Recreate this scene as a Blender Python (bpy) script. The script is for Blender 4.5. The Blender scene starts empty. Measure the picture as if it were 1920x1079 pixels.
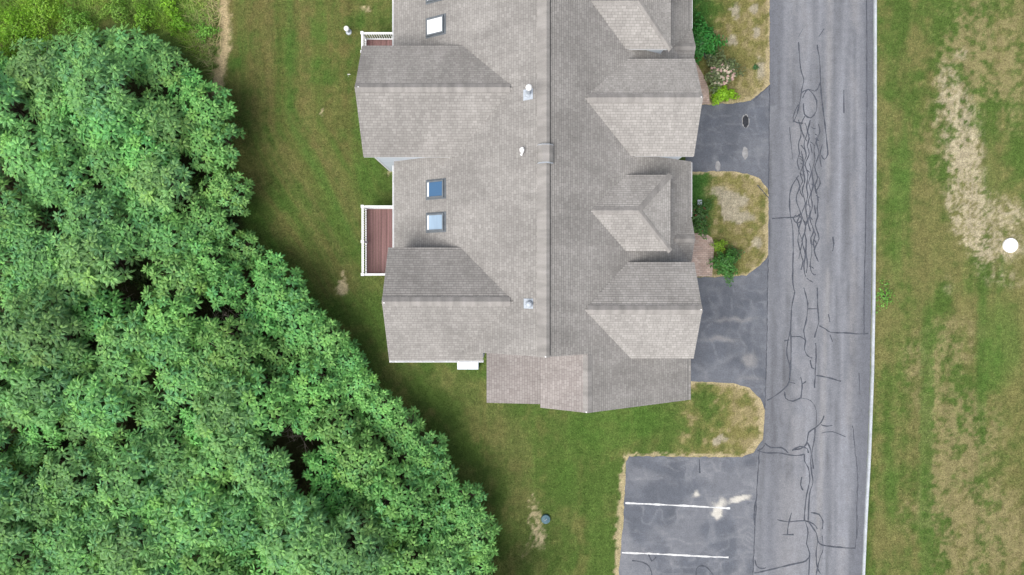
import bpy, bmesh, math, random
import numpy as np
from mathutils import Vector, Matrix
from mathutils.geometry import delaunay_2d_cdt
R = math.radians
random.seed(7); rng = np.random.default_rng(11)
scene = bpy.context.scene
COL = scene.collection

# ------------------------------------------------------------------ camera, sky, sun, exposure
H = 37.6; F = 1280.0; TH = -math.atan(10/1280)
cam_d = bpy.data.cameras.new('camera'); cam = bpy.data.objects.new('camera', cam_d); COL.objects.link(cam)
cam.location = (0, 0, H); cam.rotation_euler = (TH, 0, 0)
cam_d.sensor_width = 36; cam_d.lens = 24; cam_d.clip_end = 3000; cam_d.clip_start = 0.5
scene.camera = cam
SUN = Vector((-0.46, -0.56, 1.16)).normalized()
w = bpy.data.worlds.new('World'); scene.world = w; w.use_nodes = True
nt = w.node_tree; bg = nt.nodes['Background']
sky = nt.nodes.new('ShaderNodeTexSky'); sky.sky_type = 'NISHITA'; sky.sun_disc = False
sky.sun_elevation = math.asin(SUN.z); sky.sun_rotation = math.atan2(SUN.x, SUN.y)
sky.dust_density = 4.0; sky.air_density = 1.0; sky.ozone_density = 1.0
hsv = nt.nodes.new('ShaderNodeHueSaturation'); hsv.inputs['Saturation'].default_value = 0.5   # thin overcast
nt.links.new(sky.outputs[0], hsv.inputs['Color']); nt.links.new(hsv.outputs[0], bg.inputs[0]); bg.inputs[1].default_value = 0.08
sd = bpy.data.lights.new('sun', 'SUN'); sun = bpy.data.objects.new('sun', sd); COL.objects.link(sun)
sd.energy = 1.5; sd.angle = R(50); sd.color = (1.0, 0.965, 0.91)
sun.rotation_euler = SUN.to_track_quat('Z', 'Y').to_euler(); sun.location = (-10, -12, 60)
vs = scene.view_settings; vs.view_transform = 'Standard'; vs.look = 'None'; vs.gamma = 1; vs.exposure = 1.26

# ------------------------------------------------------------------ helpers
def P(px, py, z=0.0):
    dx, dy, dz = (px-960)/F, (540-py)/F, -1.0
    c, s = math.cos(TH), math.sin(TH)
    dy, dz = dy*c - dz*s, dy*s + dz*c
    t = (z-H)/dz
    return Vector((dx*t, dy*t, z))
def topx(X, Y):
    return 960+X*34.04, 530-Y*34.04

def tag(o, label=None, cat=None, group=None, kind=None):
    if label: o['label'] = label
    if cat: o['category'] = cat
    if group: o['group'] = group
    if kind: o['kind'] = kind
    return o
def empty(name, loc=(0, 0, 0), rz=0, parent=None):
    o = bpy.data.objects.new(name, None); COL.objects.link(o)
    o.location = loc; o.rotation_euler = (0, 0, rz); o.empty_display_size = 0.3
    if parent: o.parent = parent
    return o
def link(name, me, parent=None):
    o = bpy.data.objects.new(name, me); COL.objects.link(o)
    if parent: o.parent = parent
    return o

class MB:
    """collects verts / faces / uvs / material slots into one mesh"""
    def __init__(self): self.v = []; self.f = []; self.m = []; self.uv = []
    def poly(self, pts, m=0, uv=None):
        n = len(self.v); self.v += [tuple(p) for p in pts]
        self.f.append(list(range(n, n+len(pts)))); self.m.append(m)
        self.uv.append(uv if uv else [(0, 0)]*len(pts))
    def box(self, a, b, m=0):
        x0, y0, z0 = a; x1, y1, z1 = b
        c = [(x0,y0,z0),(x1,y0,z0),(x1,y1,z0),(x0,y1,z0),(x0,y0,z1),(x1,y0,z1),(x1,y1,z1),(x0,y1,z1)]
        for q in ((3,2,1,0),(4,5,6,7),(0,1,5,4),(1,2,6,5),(2,3,7,6),(3,0,4,7)):
            self.poly([c[i] for i in q], m)
    def prism(self, prof, axis, a, b, m=0):
        """prof: list of (u,z); axis 'y' -> (u,t,z), axis 'x' -> (t,u,z)"""
        g = (lambda u, z, t: (u, t, z)) if axis == 'y' else (lambda u, z, t: (t, u, z))
        n = len(prof)
        for i in range(n):
            j = (i+1) % n
            self.poly([g(*prof[i], a), g(*prof[j], a), g(*prof[j], b), g(*prof[i], b)], m)
        self.poly([g(*p, a) for p in prof], m); self.poly([g(*p, b) for p in reversed(prof)], m)
    def tube(self, pts, rad, n=6, m=0, cap=True):
        rings = []
        for i, p in enumerate(pts):
            p = Vector(p)
            d = (Vector(pts[min(i+1, len(pts)-1)])-Vector(pts[max(i-1, 0)])).normalized()
            a = d.orthogonal().normalized(); b = d.cross(a)
            r = rad[i] if hasattr(rad, '__len__') else rad
            rings.append([p+a*(r*math.cos(2*math.pi*k/n))+b*(r*math.sin(2*math.pi*k/n)) for k in range(n)])
        for i in range(len(rings)-1):
            for k in range(n):
                self.poly([rings[i][k], rings[i][(k+1) % n], rings[i+1][(k+1) % n], rings[i+1][k]], m)
        if cap: self.poly(rings[-1], m); self.poly(list(reversed(rings[0])), m)
    def lathe(self, prof, c=(0, 0, 0), n=20, m=0):
        c = Vector(c)
        ring = lambda r, z: [c+Vector((r*math.cos(2*math.pi*k/n), r*math.sin(2*math.pi*k/n), z)) for k in range(n)]
        for (r0, z0), (r1, z1) in zip(prof, prof[1:]):
            A, B = ring(r0, z0), ring(r1, z1)
            for k in range(n):
                j = (k+1) % n
                if r1 < 1e-5: self.poly([A[k], A[j], B[k]], m)
                elif r0 < 1e-5: self.poly([A[k], B[j], B[k]], m)
                else: self.poly([A[k], A[j], B[j], B[k]], m)
    def build(self, name, mats, parent=None, smooth=False, origin=None):
        me = bpy.data.meshes.new(name)
        o = Vector(origin) if origin else Vector((0, 0, 0))
        me.from_pydata([tuple(Vector(v)-o) for v in self.v], [], self.f)
        for mt in (mats if isinstance(mats, (list, tuple)) else [mats]): me.materials.append(mt)
        me.polygons.foreach_set('material_index', self.m)
        ul = me.uv_layers.new(name='UVMap')
        ul.data.foreach_set('uv', [c for face in self.uv for p in face for c in p])
        bm = bmesh.new(); bm.from_mesh(me)
        bmesh.ops.remove_doubles(bm, verts=bm.verts, dist=1e-5)
        bmesh.ops.recalc_face_normals(bm, faces=bm.faces)
        bm.to_mesh(me); bm.free()
        if smooth: me.polygons.foreach_set('use_smooth', [True]*len(me.polygons))
        ob = link(name, me, parent)
        if origin: ob.location = o
        return ob

def quick_mesh(name, verts, faces_flat, nper, mats, colors=None):
    """numpy mesh: all faces with nper corners"""
    me = bpy.data.meshes.new(name)
    nf = len(faces_flat)//nper
    me.vertices.add(len(verts)); me.vertices.foreach_set('co', np.asarray(verts, dtype=np.float32).ravel())
    me.loops.add(len(faces_flat)); me.loops.foreach_set('vertex_index', np.asarray(faces_flat, dtype=np.int32))
    me.polygons.add(nf)
    me.polygons.foreach_set('loop_start', np.arange(nf, dtype=np.int32)*nper)
    me.update(calc_edges=True)
    for mt in (mats if isinstance(mats, (list, tuple)) else [mats]): me.materials.append(mt)
    if colors is not None:
        a = me.color_attributes.new('tint', 'FLOAT_COLOR', 'POINT')
        c4 = np.ones((len(verts), 4), dtype=np.float32); c4[:, :3] = colors
        a.data.foreach_set('color', c4.ravel())
    me.validate()
    return me

# ---- numpy noise
LAT = rng.random((256, 256))
def vnoise(x, y):
    xi = np.floor(x).astype(int); yi = np.floor(y).astype(int)
    fx = x-xi; fy = y-yi; fx = fx*fx*(3-2*fx); fy = fy*fy*(3-2*fy)
    a = LAT[xi % 256, yi % 256]; b = LAT[(xi+1) % 256, yi % 256]
    c = LAT[xi % 256, (yi+1) % 256]; d = LAT[(xi+1) % 256, (yi+1) % 256]
    return (a*(1-fx)+b*fx)*(1-fy)+(c*(1-fx)+d*fx)*fy
def fbm(x, y, o=4, s=0.0):
    t = 0; amp = 0.5; tot = 0
    for k in range(o):
        t = t+amp*vnoise(x*2**k+17.3*k+s, y*2**k+5.1*k+s*1.7); tot += amp; amp *= 0.55
    return t/tot
def sstep(a, b, x):
    t = np.clip((x-a)/(b-a), 0, 1); return t*t*(3-2*t)
def blob(px, py, cx, cy, rx, ry):
    return np.exp(-(((px-cx)/rx)**2+((py-cy)/ry)**2))
def mix(c, col, m):
    m = np.clip(m, 0, 1)[:, None]; return c*(1-m)+np.array(col)[None, :]*m
def pdist(px, py, line):
    d = np.full(px.shape, 1e9)
    for (x0, y0), (x1, y1) in zip(line, line[1:]):
        L = (x1-x0)**2+(y1-y0)**2
        t = np.clip(((px-x0)*(x1-x0)+(py-y0)*(y1-y0))/L, 0, 1)
        d = np.minimum(d, np.hypot(px-x0-t*(x1-x0), py-y0-t*(y1-y0)))
    return d
def inside(px, py, poly):
    r = np.zeros(px.shape, bool); n = len(poly)
    for i in range(n):
        x0, y0 = poly[i]; x1, y1 = poly[(i+1) % n]
        if y0 == y1: continue
        c = ((y0 > py) != (y1 > py)) & (px < (x1-x0)*(py-y0)/(y1-y0)+x0)
        r ^= c
    return r

# ---- materials
def mat(name, col, rough=0.8, spec=0.3, metal=0.0, noise=None, bump=None, attr=None, coat=0):
    m = bpy.data.materials.new(name); m.use_nodes = True
    t = m.node_tree; b = t.nodes['Principled BSDF']
    b.inputs['Roughness'].default_value = rough; b.inputs['Metallic'].default_value = metal
    b.inputs['Specular IOR Level'].default_value = spec
    b.inputs['Base Color'].default_value = (*col, 1)
    src = None
    if attr:
        a = t.nodes.new('ShaderNodeVertexColor'); a.layer_name = attr; src = a.outputs[0]
    geo = t.nodes.new('ShaderNodeTexCoord')
    if noise:
        for (sc, lo, hi, det) in noise:
            n = t.nodes.new('ShaderNodeTexNoise'); n.inputs['Detail'].default_value = det
            if isinstance(sc, tuple):
                mp = t.nodes.new('ShaderNodeMapping'); mp.inputs['Scale'].default_value = sc
                t.links.new(geo.outputs['Object'], mp.inputs[0]); t.links.new(mp.outputs[0], n.inputs[0]); n.inputs['Scale'].default_value = 1
            else:
                t.links.new(geo.outputs['Object'], n.inputs[0]); n.inputs['Scale'].default_value = sc
            r = t.nodes.new('ShaderNodeMapRange'); r.inputs[1].default_value = 0.3; r.inputs[2].default_value = 0.7
            r.inputs[3].default_value = lo; r.inputs[4].default_value = hi
            t.links.new(n.outputs[0], r.inputs[0])
            mx = t.nodes.new('ShaderNodeMix'); mx.data_type = 'RGBA'; mx.blend_type = 'MULTIPLY'; mx.inputs[0].default_value = 1
            if src is None: mx.inputs[6].default_value = (*col, 1)
            else: t.links.new(src, mx.inputs[6])
            t.links.new(r.outputs[0], mx.inputs[7]); src = mx.outputs[2]
    if src is not None: t.links.new(src, b.inputs['Base Color'])
    if bump:
        n = t.nodes.new('ShaderNodeTexNoise'); n.inputs['Scale'].default_value = bump[0]; n.inputs['Detail'].default_value = 4
        t.links.new(geo.outputs['Object'], n.inputs[0])
        bp = t.nodes.new('ShaderNodeBump'); bp.inputs['Distance'].default_value = bump[1]; bp.inputs['Strength'].default_value = 1
        t.links.new(n.outputs[0], bp.inputs['Height']); t.links.new(bp.outputs[0], b.inputs['Normal'])
    return m

def shingle_mat(name, c1, c2, line, seed=0.0):
    m = bpy.data.materials.new(name); m.use_nodes = True
    t = m.node_tree; b = t.nodes['Principled BSDF']; b.inputs['Roughness'].default_value = 0.95
    b.inputs['Specular IOR Level'].default_value = 0.15
    uv = t.nodes.new('ShaderNodeUVMap'); uv.uv_map = 'UVMap'
    br = t.nodes.new('ShaderNodeTexBrick'); br.offset = 0.37; br.offset_frequency = 2; br.squash = 0.7; br.squash_frequency = 3
    br.inputs['Scale'].default_value = 1; br.inputs['Brick Width'].default_value = 0.23
    br.inputs['Row Height'].default_value = 0.127; br.inputs['Mortar Size'].default_value = 0.007
    br.inputs['Mortar Smooth'].default_value = 0.3; br.inputs['Bias'].default_value = 0.0
    br.inputs['Color1'].default_value = (*c1, 1); br.inputs['Color2'].default_value = (*c2, 1); br.inputs['Mortar'].default_value = (*line, 1)
    t.links.new(uv.outputs[0], br.inputs['Vector'])
    src = br.outputs[0]
    def mul(fac):
        nonlocal src
        mx = t.nodes.new('ShaderNodeMix'); mx.data_type = 'RGBA'; mx.blend_type = 'MULTIPLY'; mx.inputs[0].default_value = 1
        t.links.new(src, mx.inputs[6]); t.links.new(fac, mx.inputs[7]); src = mx.outputs[2]
    for sc, lo, hi in (((0.45, 0.35), 0.87, 1.11), ((2.2, 0.3), 0.92, 1.07), ((9, 9), 0.94, 1.06)):
        mp = t.nodes.new('ShaderNodeMapping'); mp.inputs['Scale'].default_value = (sc[0], sc[1], 1); mp.inputs['Location'].default_value = (seed, seed*2.3, 0)
        n = t.nodes.new('ShaderNodeTexNoise'); n.inputs['Scale'].default_value = 1; n.inputs['Detail'].default_value = 3
        t.links.new(uv.outputs[0], mp.inputs[0]); t.links.new(mp.outputs[0], n.inputs[0])
        r = t.nodes.new('ShaderNodeMapRange'); r.inputs[1].default_value = 0.3; r.inputs[2].default_value = 0.7
        r.inputs[3].default_value = lo; r.inputs[4].default_value = hi
        t.links.new(n.outputs[0], r.inputs[0]); mul(r.outputs[0])
    t.links.new(src, b.inputs['Base Color'])
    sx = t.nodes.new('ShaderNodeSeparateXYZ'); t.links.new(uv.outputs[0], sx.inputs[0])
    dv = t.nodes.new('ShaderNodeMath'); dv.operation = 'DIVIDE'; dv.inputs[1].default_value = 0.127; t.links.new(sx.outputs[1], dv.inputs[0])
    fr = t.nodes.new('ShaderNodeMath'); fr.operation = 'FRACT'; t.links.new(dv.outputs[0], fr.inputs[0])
    sb = t.nodes.new('ShaderNodeMath'); sb.operation = 'SUBTRACT'; sb.inputs[0].default_value = 1; t.links.new(fr.outputs[0], sb.inputs[1])
    bp = t.nodes.new('ShaderNodeBump'); bp.inputs['Distance'].default_value = 0.006; bp.inputs['Strength'].default_value = 0.5
    ln = t.nodes.new('ShaderNodeMapRange'); ln.inputs[1].default_value = 0.0; ln.inputs[2].default_value = 0.22; ln.inputs[3].default_value = 0.82; ln.inputs[4].default_value = 1.03  # shade line at each course's butt edge, painted into the shingle colour
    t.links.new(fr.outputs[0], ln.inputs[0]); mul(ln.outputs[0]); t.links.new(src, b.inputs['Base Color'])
    t.links.new(sb.outputs[0], bp.inputs['Height']); t.links.new(bp.outputs[0], b.inputs['Normal'])
    return m

M = {}
M['lawn'] = mat('lawn', (.1, .1, .05), 1.0, 0.05, attr='tint', noise=[(3.5, .86, 1.14, 4), (11, .70, 1.30, 5), (30, .62, 1.38, 4)], bump=(30, .08))
M['blade'] = mat('grass_blade', (.1, .15, .05), .8, .1, attr='tint')
M['asphalt'] = mat('asphalt', (.1, .1, .12), .9, .25, attr='tint', noise=[(3, .92, 1.08, 5), (13, .88, 1.12, 4), (40, .82, 1.18, 3)], bump=(120, .01))
M['seal'] = mat('crack_sealant', (.058, .064, .080), .75, .25, noise=[(8, .7, 1.3, 3)])
M['paint'] = mat('line_paint', (.62, .63, .64), .8, .2, noise=[(7, .7, 1.1, 5), (50, .75, 1.15, 3)])
M['kerb'] = mat('kerb_concrete', (.42, .45, .48), .9, .2, noise=[(1.5, .82, 1.08, 4), (9, .85, 1.1, 4)], bump=(60, .01))
M['brick'] = mat('brick_dummy', (.3, .2, .17))
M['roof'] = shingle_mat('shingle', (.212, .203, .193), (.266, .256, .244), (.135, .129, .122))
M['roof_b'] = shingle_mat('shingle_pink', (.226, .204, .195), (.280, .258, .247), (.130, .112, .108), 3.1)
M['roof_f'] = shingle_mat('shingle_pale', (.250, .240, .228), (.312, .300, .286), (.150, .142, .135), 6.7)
M['cap'] = mat('ridge_shingle', (.255, .243, .232), .95, .15, noise=[((.6, 3.2, 1), .80, 1.16, 2), (40, .85, 1.15, 3)])
M['capx'] = mat('ridge_shingle_cross', (.245, .234, .223), .95, .15, noise=[((3.2, .6, 1), .80, 1.16, 2), (40, .85, 1.15, 3)])
M['dark'] = mat('dark_gap', (.03, .03, .03), .9, .1)
M['trim'] = mat('white_trim', (.74, .75, .76), .5, .4, noise=[(2, .93, 1.05, 3)])
M['siding'] = mat('pale_siding', (.52, .57, .63), .6, .3, noise=[((.3, .3, 9), .9, 1.06, 1), (1, .95, 1.04, 2)])
M['glass_dark'] = mat('skylight_glass', (.035, .10, .20), .06, .8)
M['glass_pale'] = mat('skylight_blind', (.25, .34, .44), .15, .6, noise=[((6, .5, 1), .92, 1.06, 1)])
M['glass_white'] = mat('skylight_white', (.80, .84, .86), .2, .5)
M['glass'] = mat('window_glass', (.05, .07, .09), .05, .8)
M['frame'] = mat('skylight_frame', (.11, .125, .14), .5, .5, noise=[(5, .85, 1.15, 2)])
M['metal'] = mat('vent_metal', (.36, .40, .45), .4, .5, noise=[(4, .9, 1.06, 2)])
M['whitep'] = mat('white_plastic', (.85, .85, .85), .4, .4)
M['deck'] = mat('deck_board', (.175, .098, .094), .7, .25, noise=[((7.0, .25, 1), .78, 1.22, 2), (18, .88, 1.12, 3)])
M['teal'] = mat('teal_lid', (.045, .11, .14), .5, .4, noise=[(9, .8, 1.2, 3)])
M['bark'] = mat('sumac_bark', (.085, .066, .052), .95, .1, noise=[(8, .7, 1.3, 4)])
M['twig'] = mat('dead_twig', (.26, .22, .19), .95, .1, noise=[(8, .7, 1.3, 4)])
M['floor'] = mat('thicket_soil', (.045, .038, .024), 1, .05, noise=[(1.2, .5, 1.5, 5), (14, .6, 1.4, 4)], bump=(12, .1))
M['patch'] = mat('fresh_patch', (.028, .03, .036), .8, .2, noise=[(12, .7, 1.3, 3)])
M['oldpatch'] = mat('worn_patch', (.23, .23, .235), .9, .2, noise=[(6, .8, 1.2, 4)])

def leaf_mat(name, rand=0.12):
    m = bpy.data.materials.new(name); m.use_nodes = True
    t = m.node_tree; b = t.nodes['Principled BSDF']; out = t.nodes['Material Output']
    b.inputs['Roughness'].default_value = 0.5; b.inputs['Specular IOR Level'].default_value = 0.35
    a = t.nodes.new('ShaderNodeVertexColor'); a.layer_name = 'tint'
    oi = t.nodes.new('ShaderNodeObjectInfo')
    hs = t.nodes.new('ShaderNodeHueSaturation')
    r1 = t.nodes.new('ShaderNodeMapRange'); r1.inputs[3].default_value = 0.5-rand*0.10; r1.inputs[4].default_value = 0.5+rand*0.10
    r2 = t.nodes.new('ShaderNodeMapRange'); r2.inputs[3].default_value = 1-rand*1.6; r2.inputs[4].default_value = 1+rand*1.6
    t.links.new(oi.outputs['Random'], r1.inputs[0])
    fr = t.nodes.new('ShaderNodeMath'); fr.operation = 'MULTIPLY'; fr.inputs[1].default_value = 7.31
    f2 = t.nodes.new('ShaderNodeMath'); f2.operation = 'FRACT'
    t.links.new(oi.outputs['Random'], fr.inputs[0]); t.links.new(fr.outputs[0], f2.inputs[0]); t.links.new(f2.outputs[0], r2.inputs[0])
    t.links.new(a.outputs[0], hs.inputs['Color']); t.links.new(r1.outputs[0], hs.inputs['Hue']); t.links.new(r2.outputs[0], hs.inputs['Value'])
    t.links.new(hs.outputs[0], b.inputs['Base Color'])
    tr = t.nodes.new('ShaderNodeBsdfTranslucent'); t.links.new(hs.outputs[0], tr.inputs[0])
    mx = t.nodes.new('ShaderNodeMixShader'); mx.inputs[0].default_value = 0.32
    t.links.new(b.outputs[0], mx.inputs[1]); t.links.new(tr.outputs[0], mx.inputs[2]); t.links.new(mx.outputs[0], out.inputs[0])
    return m
M['leaf'] = leaf_mat('sumac_leaf'); M['shrub'] = leaf_mat('shrub_leaf', 0.05)

def paver_mat():
    m = bpy.data.materials.new('brick_paver'); m.use_nodes = True
    t = m.node_tree; b = t.nodes['Principled BSDF']; b.inputs['Roughness'].default_value = 0.9
    tc = t.nodes.new('ShaderNodeTexCoord')
    br = t.nodes.new('ShaderNodeTexBrick'); br.inputs['Scale'].default_value = 1
    br.inputs['Brick Width'].default_value = 0.21; br.inputs['Row Height'].default_value = 0.105; br.inputs['Mortar Size'].default_value = 0.006
    br.inputs['Color1'].default_value = (.36, .26, .22, 1); br.inputs['Color2'].default_value = (.46, .36, .31, 1); br.inputs['Mortar'].default_value = (.16, .13, .115, 1)
    t.links.new(tc.outputs['Object'], br.inputs['Vector'])
    n = t.nodes.new('ShaderNodeTexNoise'); n.inputs['Scale'].default_value = 3; n.inputs['Detail'].default_value = 4
    r = t.nodes.new('ShaderNodeMapRange'); r.inputs[1].default_value = .3; r.inputs[2].default_value = .7; r.inputs[3].default_value = .8; r.inputs[4].default_value = 1.2
    mx = t.nodes.new('ShaderNodeMix'); mx.data_type = 'RGBA'; mx.blend_type = 'MULTIPLY'; mx.inputs[0].default_value = 1
    t.links.new(tc.outputs['Object'], n.inputs[0]); t.links.new(n.outputs[0], r.inputs[0])
    t.links.new(br.outputs[0], mx.inputs[6]); t.links.new(r.outputs[0], mx.inputs[7]); t.links.new(mx.outputs[2], b.inputs['Base Color'])
    return m
M['paver'] = paver_mat()

# ------------------------------------------------------------------ outlines traced on the ground (photo pixels)
ROAD = [(1446,-700),(1444,-120),(1443,0),(1443,190),(1441,330),(1440,500),(1436,640),(1435,720),(1434,775),(1430,830),(1423,850),(1417,950),(1411,1079),(1404,1200),(1375,1600),
        (1572,1600),(1604,1200),(1615,1079),(1624,900),(1630,760),(1633,600),(1636,400),(1637,200),(1637,0),(1637,-120),(1637,-700)]
DRIVE1 = [(1285,197),(1330,197),(1380,195),(1408,190),(1432,170),(1446,158),(1446,372),(1438,352),(1420,333),(1400,326),(1370,322),(1285,323)]
DRIVE2 = [(1285,521),(1340,521),(1398,518),(1425,498),(1443,478),(1443,790),(1432,765),(1425,748),(1405,728),(1375,719),(1285,716)]
PARKING = [(1180,856),(1250,857),(1330,858),(1390,858),(1412,848),(1430,826),(1436,800),(1426,860),(1420,950),(1414,1079),(1407,1200),
           (1152,1200),(1160,1079),(1164,1030),(1169,970),(1171,920),(1174,868)]
THICKET = [(-140,95),(0,95),(150,62),(250,48),(330,85),(390,140),(428,205),(442,270),(436,318),(488,345),(478,385),(462,430),(520,470),(556,525),(598,575),
           (638,612),(672,652),(690,700),(735,735),(780,775),(828,830),(850,880),(900,930),(932,1010),(940,1079),(955,1200),(-140,1200)]
PATH1 = [(1290,108),(1302,112),(1318,140),(1328,165),(1331,196),(1290,197)]
PATH2 = [(1288,440),(1308,438),(1325,440),(1335,447),(1339,460),(1338,480),(1335,519),(1288,520)]

# ------------------------------------------------------------------ lawn colour
EDGE = [DRIVE1[0:6], DRIVE1[6:], DRIVE2[0:5], DRIVE2[5:], PARKING[0:6], PARKING[11:], [PARKING[-1], PARKING[0]],
        [(1443,-60),(1443,160)], [(1446,372),(1443,400),(1443,478)], [(1434,765),(1434,800)]]
def lawn_color(X, Y):
    px, py = topx(X, Y)
    n1 = fbm(X*0.35, Y*0.35, 4, 1); n2 = fbm(X*1.3, Y*1.3, 5, 2); n3 = fbm(X*3.2, Y*3.2, 4, 3); n5 = fbm(X*6, Y*6, 3, 8)
    Xs = X-.55*np.maximum(0, py-230)/34*(px < 900)*(px > 0)
    Xw = Xs+.9*(fbm(X*.5, Y*.25, 3, 12)-.5)
    stripe = fbm(Xw*1.05, Y*0.11, 4, 4); stripe2 = fbm(Xw*2.8, Y*0.16, 4, 6)
    px = px+14*(n3-.5)+10*(n5-.5); py = py+14*(fbm(X*3.2, Y*3.2, 4, 14)-.5)+10*(fbm(X*6, Y*6, 3, 15)-.5)
    K = lambda q, g: np.clip((q-.5)*g+.5, 0, 1)
    n2 = n2*.6+n3*.25+n5*.15; k5 = K(n5*.6+n3*.4, 3.2); k3 = K(n3*.6+n2*.4, 3.2); k9 = K(fbm(X*9, Y*9, 2, 77), 3)
    GREEN = np.array((.088, .140, .034)); OLIVE = np.array((.145, .158, .054)); TAN = (.32, .258, .145); BARE = (.43, .365, .265)
    LUSH = (.080, .160, .032)
    c = np.repeat(GREEN[None, :], len(X), 0)
    c = mix(c, OLIVE, sstep(.44, .68, n1*.35+n2*.45+stripe*.2))
    c = mix(c, (.180, .165, .062), .4*sstep(.50, .66, stripe*.5+n2*.5))
    east = sstep(1635, 1645, px)
    # west strip: mower stripes
    west = 1-sstep(640, 760, px)
    c = mix(c, (.165, .150, .056), west*.6*sstep(.46, .60, stripe2*.5+n1*.5)*sstep(395, 440, px))
    c = mix(c, LUSH, west*.65*sstep(.53, .66, stripe)*sstep(395, 440, px))
    c = mix(c, (.180, .142, .060), .45*west*(1-sstep(240, 330, py))*sstep(410, 440, px)*sstep(.35, .6, n2))
    # east lawn
    eo = east*sstep(.40, .60, n1*.3+n2*.4+stripe*.3)
    c = mix(c, (.215, .190, .082), .55*eo)
    dry = (blob(px,py,1820,90,60,150)*1.0+blob(px,py,1900,130,40,160)*.7+blob(px,py,1790,930,60,230)*1.0+blob(px,py,1890,1010,55,110)*1.1
           +blob(px,py,1720,700,40,90)*.5+blob(px,py,1700,960,45,60)*.4+blob(px,py,1760,250,60,140)*.6+blob(px,py,1800,640,70,60)*.6+blob(px,py,1850,800,60,70)*.6)
    c = mix(c, (.27, .228, .118), east*.85*sstep(.25, 1.0, dry*(.25+.75*k3+.35*k5)+.8*(n1-.5)*dry))
    gs = blob(px,py,1740,900,15,2000)*sstep(480, 640, py)*1.1+blob(px,py,1842,760,10,380)*.6+blob(px,py,1695,160,12,180)*.5
    gs = gs+blob(px,py,1880,640,55,110)*.9+blob(px,py,1680,500,25,120)*.6+blob(px,py,1670,900,25,150)*.7+blob(px,py,1860,350,30,100)*.6+blob(px,py,1690,330,30,70)*.7
    c = mix(c, (.092, .168, .038), east*.6*sstep(.35, .8, gs*(.5+n2)))
    bare = (blob(px,py,1803,100,14,14)*.9+blob(px,py,1775,140,26,40)*.6+blob(px,py,1790,200,45,55)*.85+blob(px,py,1800,265,38,55)+blob(px,py,1818,320,30,55)*1.25
            +blob(px,py,1795,390,30,50)*.7+blob(px,py,1840,375,60,25)*.6+blob(px,py,1885,462,48,30)*1.2+blob(px,py,1895,405,45,28)*.9+blob(px,py,1838,450,22,55)*.85
            +blob(px,py,1885,525,60,25)*.65+blob(px,py,1810,430,30,30)*.6+blob(px,py,1778,540,18,30)*.5)
    c = mix(c, (.33, .28, .17), east*.6*sstep(.2, 1.1, bare*(.2+.6*k3+.6*k5))); c = mix(c, BARE, east*.9*sstep(.32, 1.25, bare*(.06+.75*k9+.35*k5+.3*k3)))
    # islands by the drive: dry
    isl = ((px > 1297) & (px < 1450) & (py < 205))*1.0+((px > 1297) & (px < 1450) & (py > 315) & (py < 525))*1.0
    isl = np.clip(isl+1.0*sstep(1265, 1300, px)*sstep(700, 725, py)*(py < 870)*(px < 1450), 0, 1)
    c = mix(c, (.235, .205, .082), isl*.9*sstep(.30, .58, n2*.6+n1*.25+.15*sstep(1310, 1400, px)))
    c = mix(c, TAN, isl*.85*sstep(.50, .66, n3*.45+n2*.55+.12*sstep(1340, 1440, px)-.03))
    ib = (blob(px,py,1377,25,12,22)+blob(px,py,1412,20,10,16)+blob(px,py,1373,80,14,14)+blob(px,py,1425,130,16,30)+blob(px,py,1418,62,10,14)
          +blob(px,py,1350,362,22,22)*.9+blob(px,py,1388,375,24,16)+blob(px,py,1392,408,34,14)+blob(px,py,1420,455,16,25)*.8+blob(px,py,1352,825,18,10)+blob(px,py,1365,395,14,20))
    c = mix(c, (.40, .345, .275), isl*.9*sstep(.42, .7, ib*(.55+.6*n3)))
    c = mix(c, (.045, .130, .028), .85*(px > 1290)*(1-sstep(1312, 1345, px))*((py < 60)*1.0+((py > 318) & (py < 440))*1.0)*(n3 > .28))
    # the mower's tracks down the strip beside the trees
    tx = 960+Xs*34.04+10*(n3-.5)
    fade = (1-sstep(420, 640, py))*west
    for cx, wd_, col_, am in ((545, 9, (.080, .158, .036), .45), (526, 7, (.070, .110, .026), .55), (480, 8, (.160, .150, .058), .5), (505, 7, (.155, .140, .058), .4), (458, 6, (.082, .140, .032), .45), (575, 12, (.165, .145, .060), .45), (600, 9, (.088, .145, .034), .35)):
        c = mix(c, col_, am*fade*np.exp(-((tx-cx)/wd_)**2)*(.55+.9*(k3-.1)))
    # west patches
    wp = (blob(px,py,603,210,7,8)*1.1+blob(px,py,645,528,9,26)*1.0+blob(px,py,640,545,12,12)+blob(px,py,690,22,9,9)+blob(px,py,1003,968,15,22)*1.1+blob(px,py,1012,1010,18,28)*1.0
          +blob(px,py,1000,935,10,14)*.7+blob(px,py,985,1040,14,30)*.5+blob(px,py,715,70,10,10)*.5+blob(px,py,975,815,16,22)*.35+blob(px,py,733,325,10,10)*.7)
    c = mix(c, (.50, .40, .27), .9*sstep(.30, 1.0, wp*(.15+.7*k5+.5*k9)))
    oy = (blob(px,py,900,760,70,60)*.7+blob(px,py,975,960,50,110)*.7+blob(px,py,830,715,60,30)*.5+blob(px,py,960,830,50,50)*.6+blob(px,py,690,330,60,60)*.3)
    c = mix(c, (.185, .178, .070), .4*sstep(.25, .65, oy*(.4+1.0*n2)))
    gb = blob(px,py,1130,810,70,50)+blob(px,py,1190,790,80,30)+blob(px,py,690,250,40,200)*.8+blob(px,py,1060,900,30,60)*.6+blob(px,py,700,590,50,60)*.5
    c = mix(c, (.082, .160, .032), .6*sstep(.3, .8, gb*(.5+n2)))
    c = c*(1+.32*(fbm(Xw*3.6, Y*.14, 3, 71)-.5)+.30*(k5-.5)*.5)[:, None]
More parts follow.
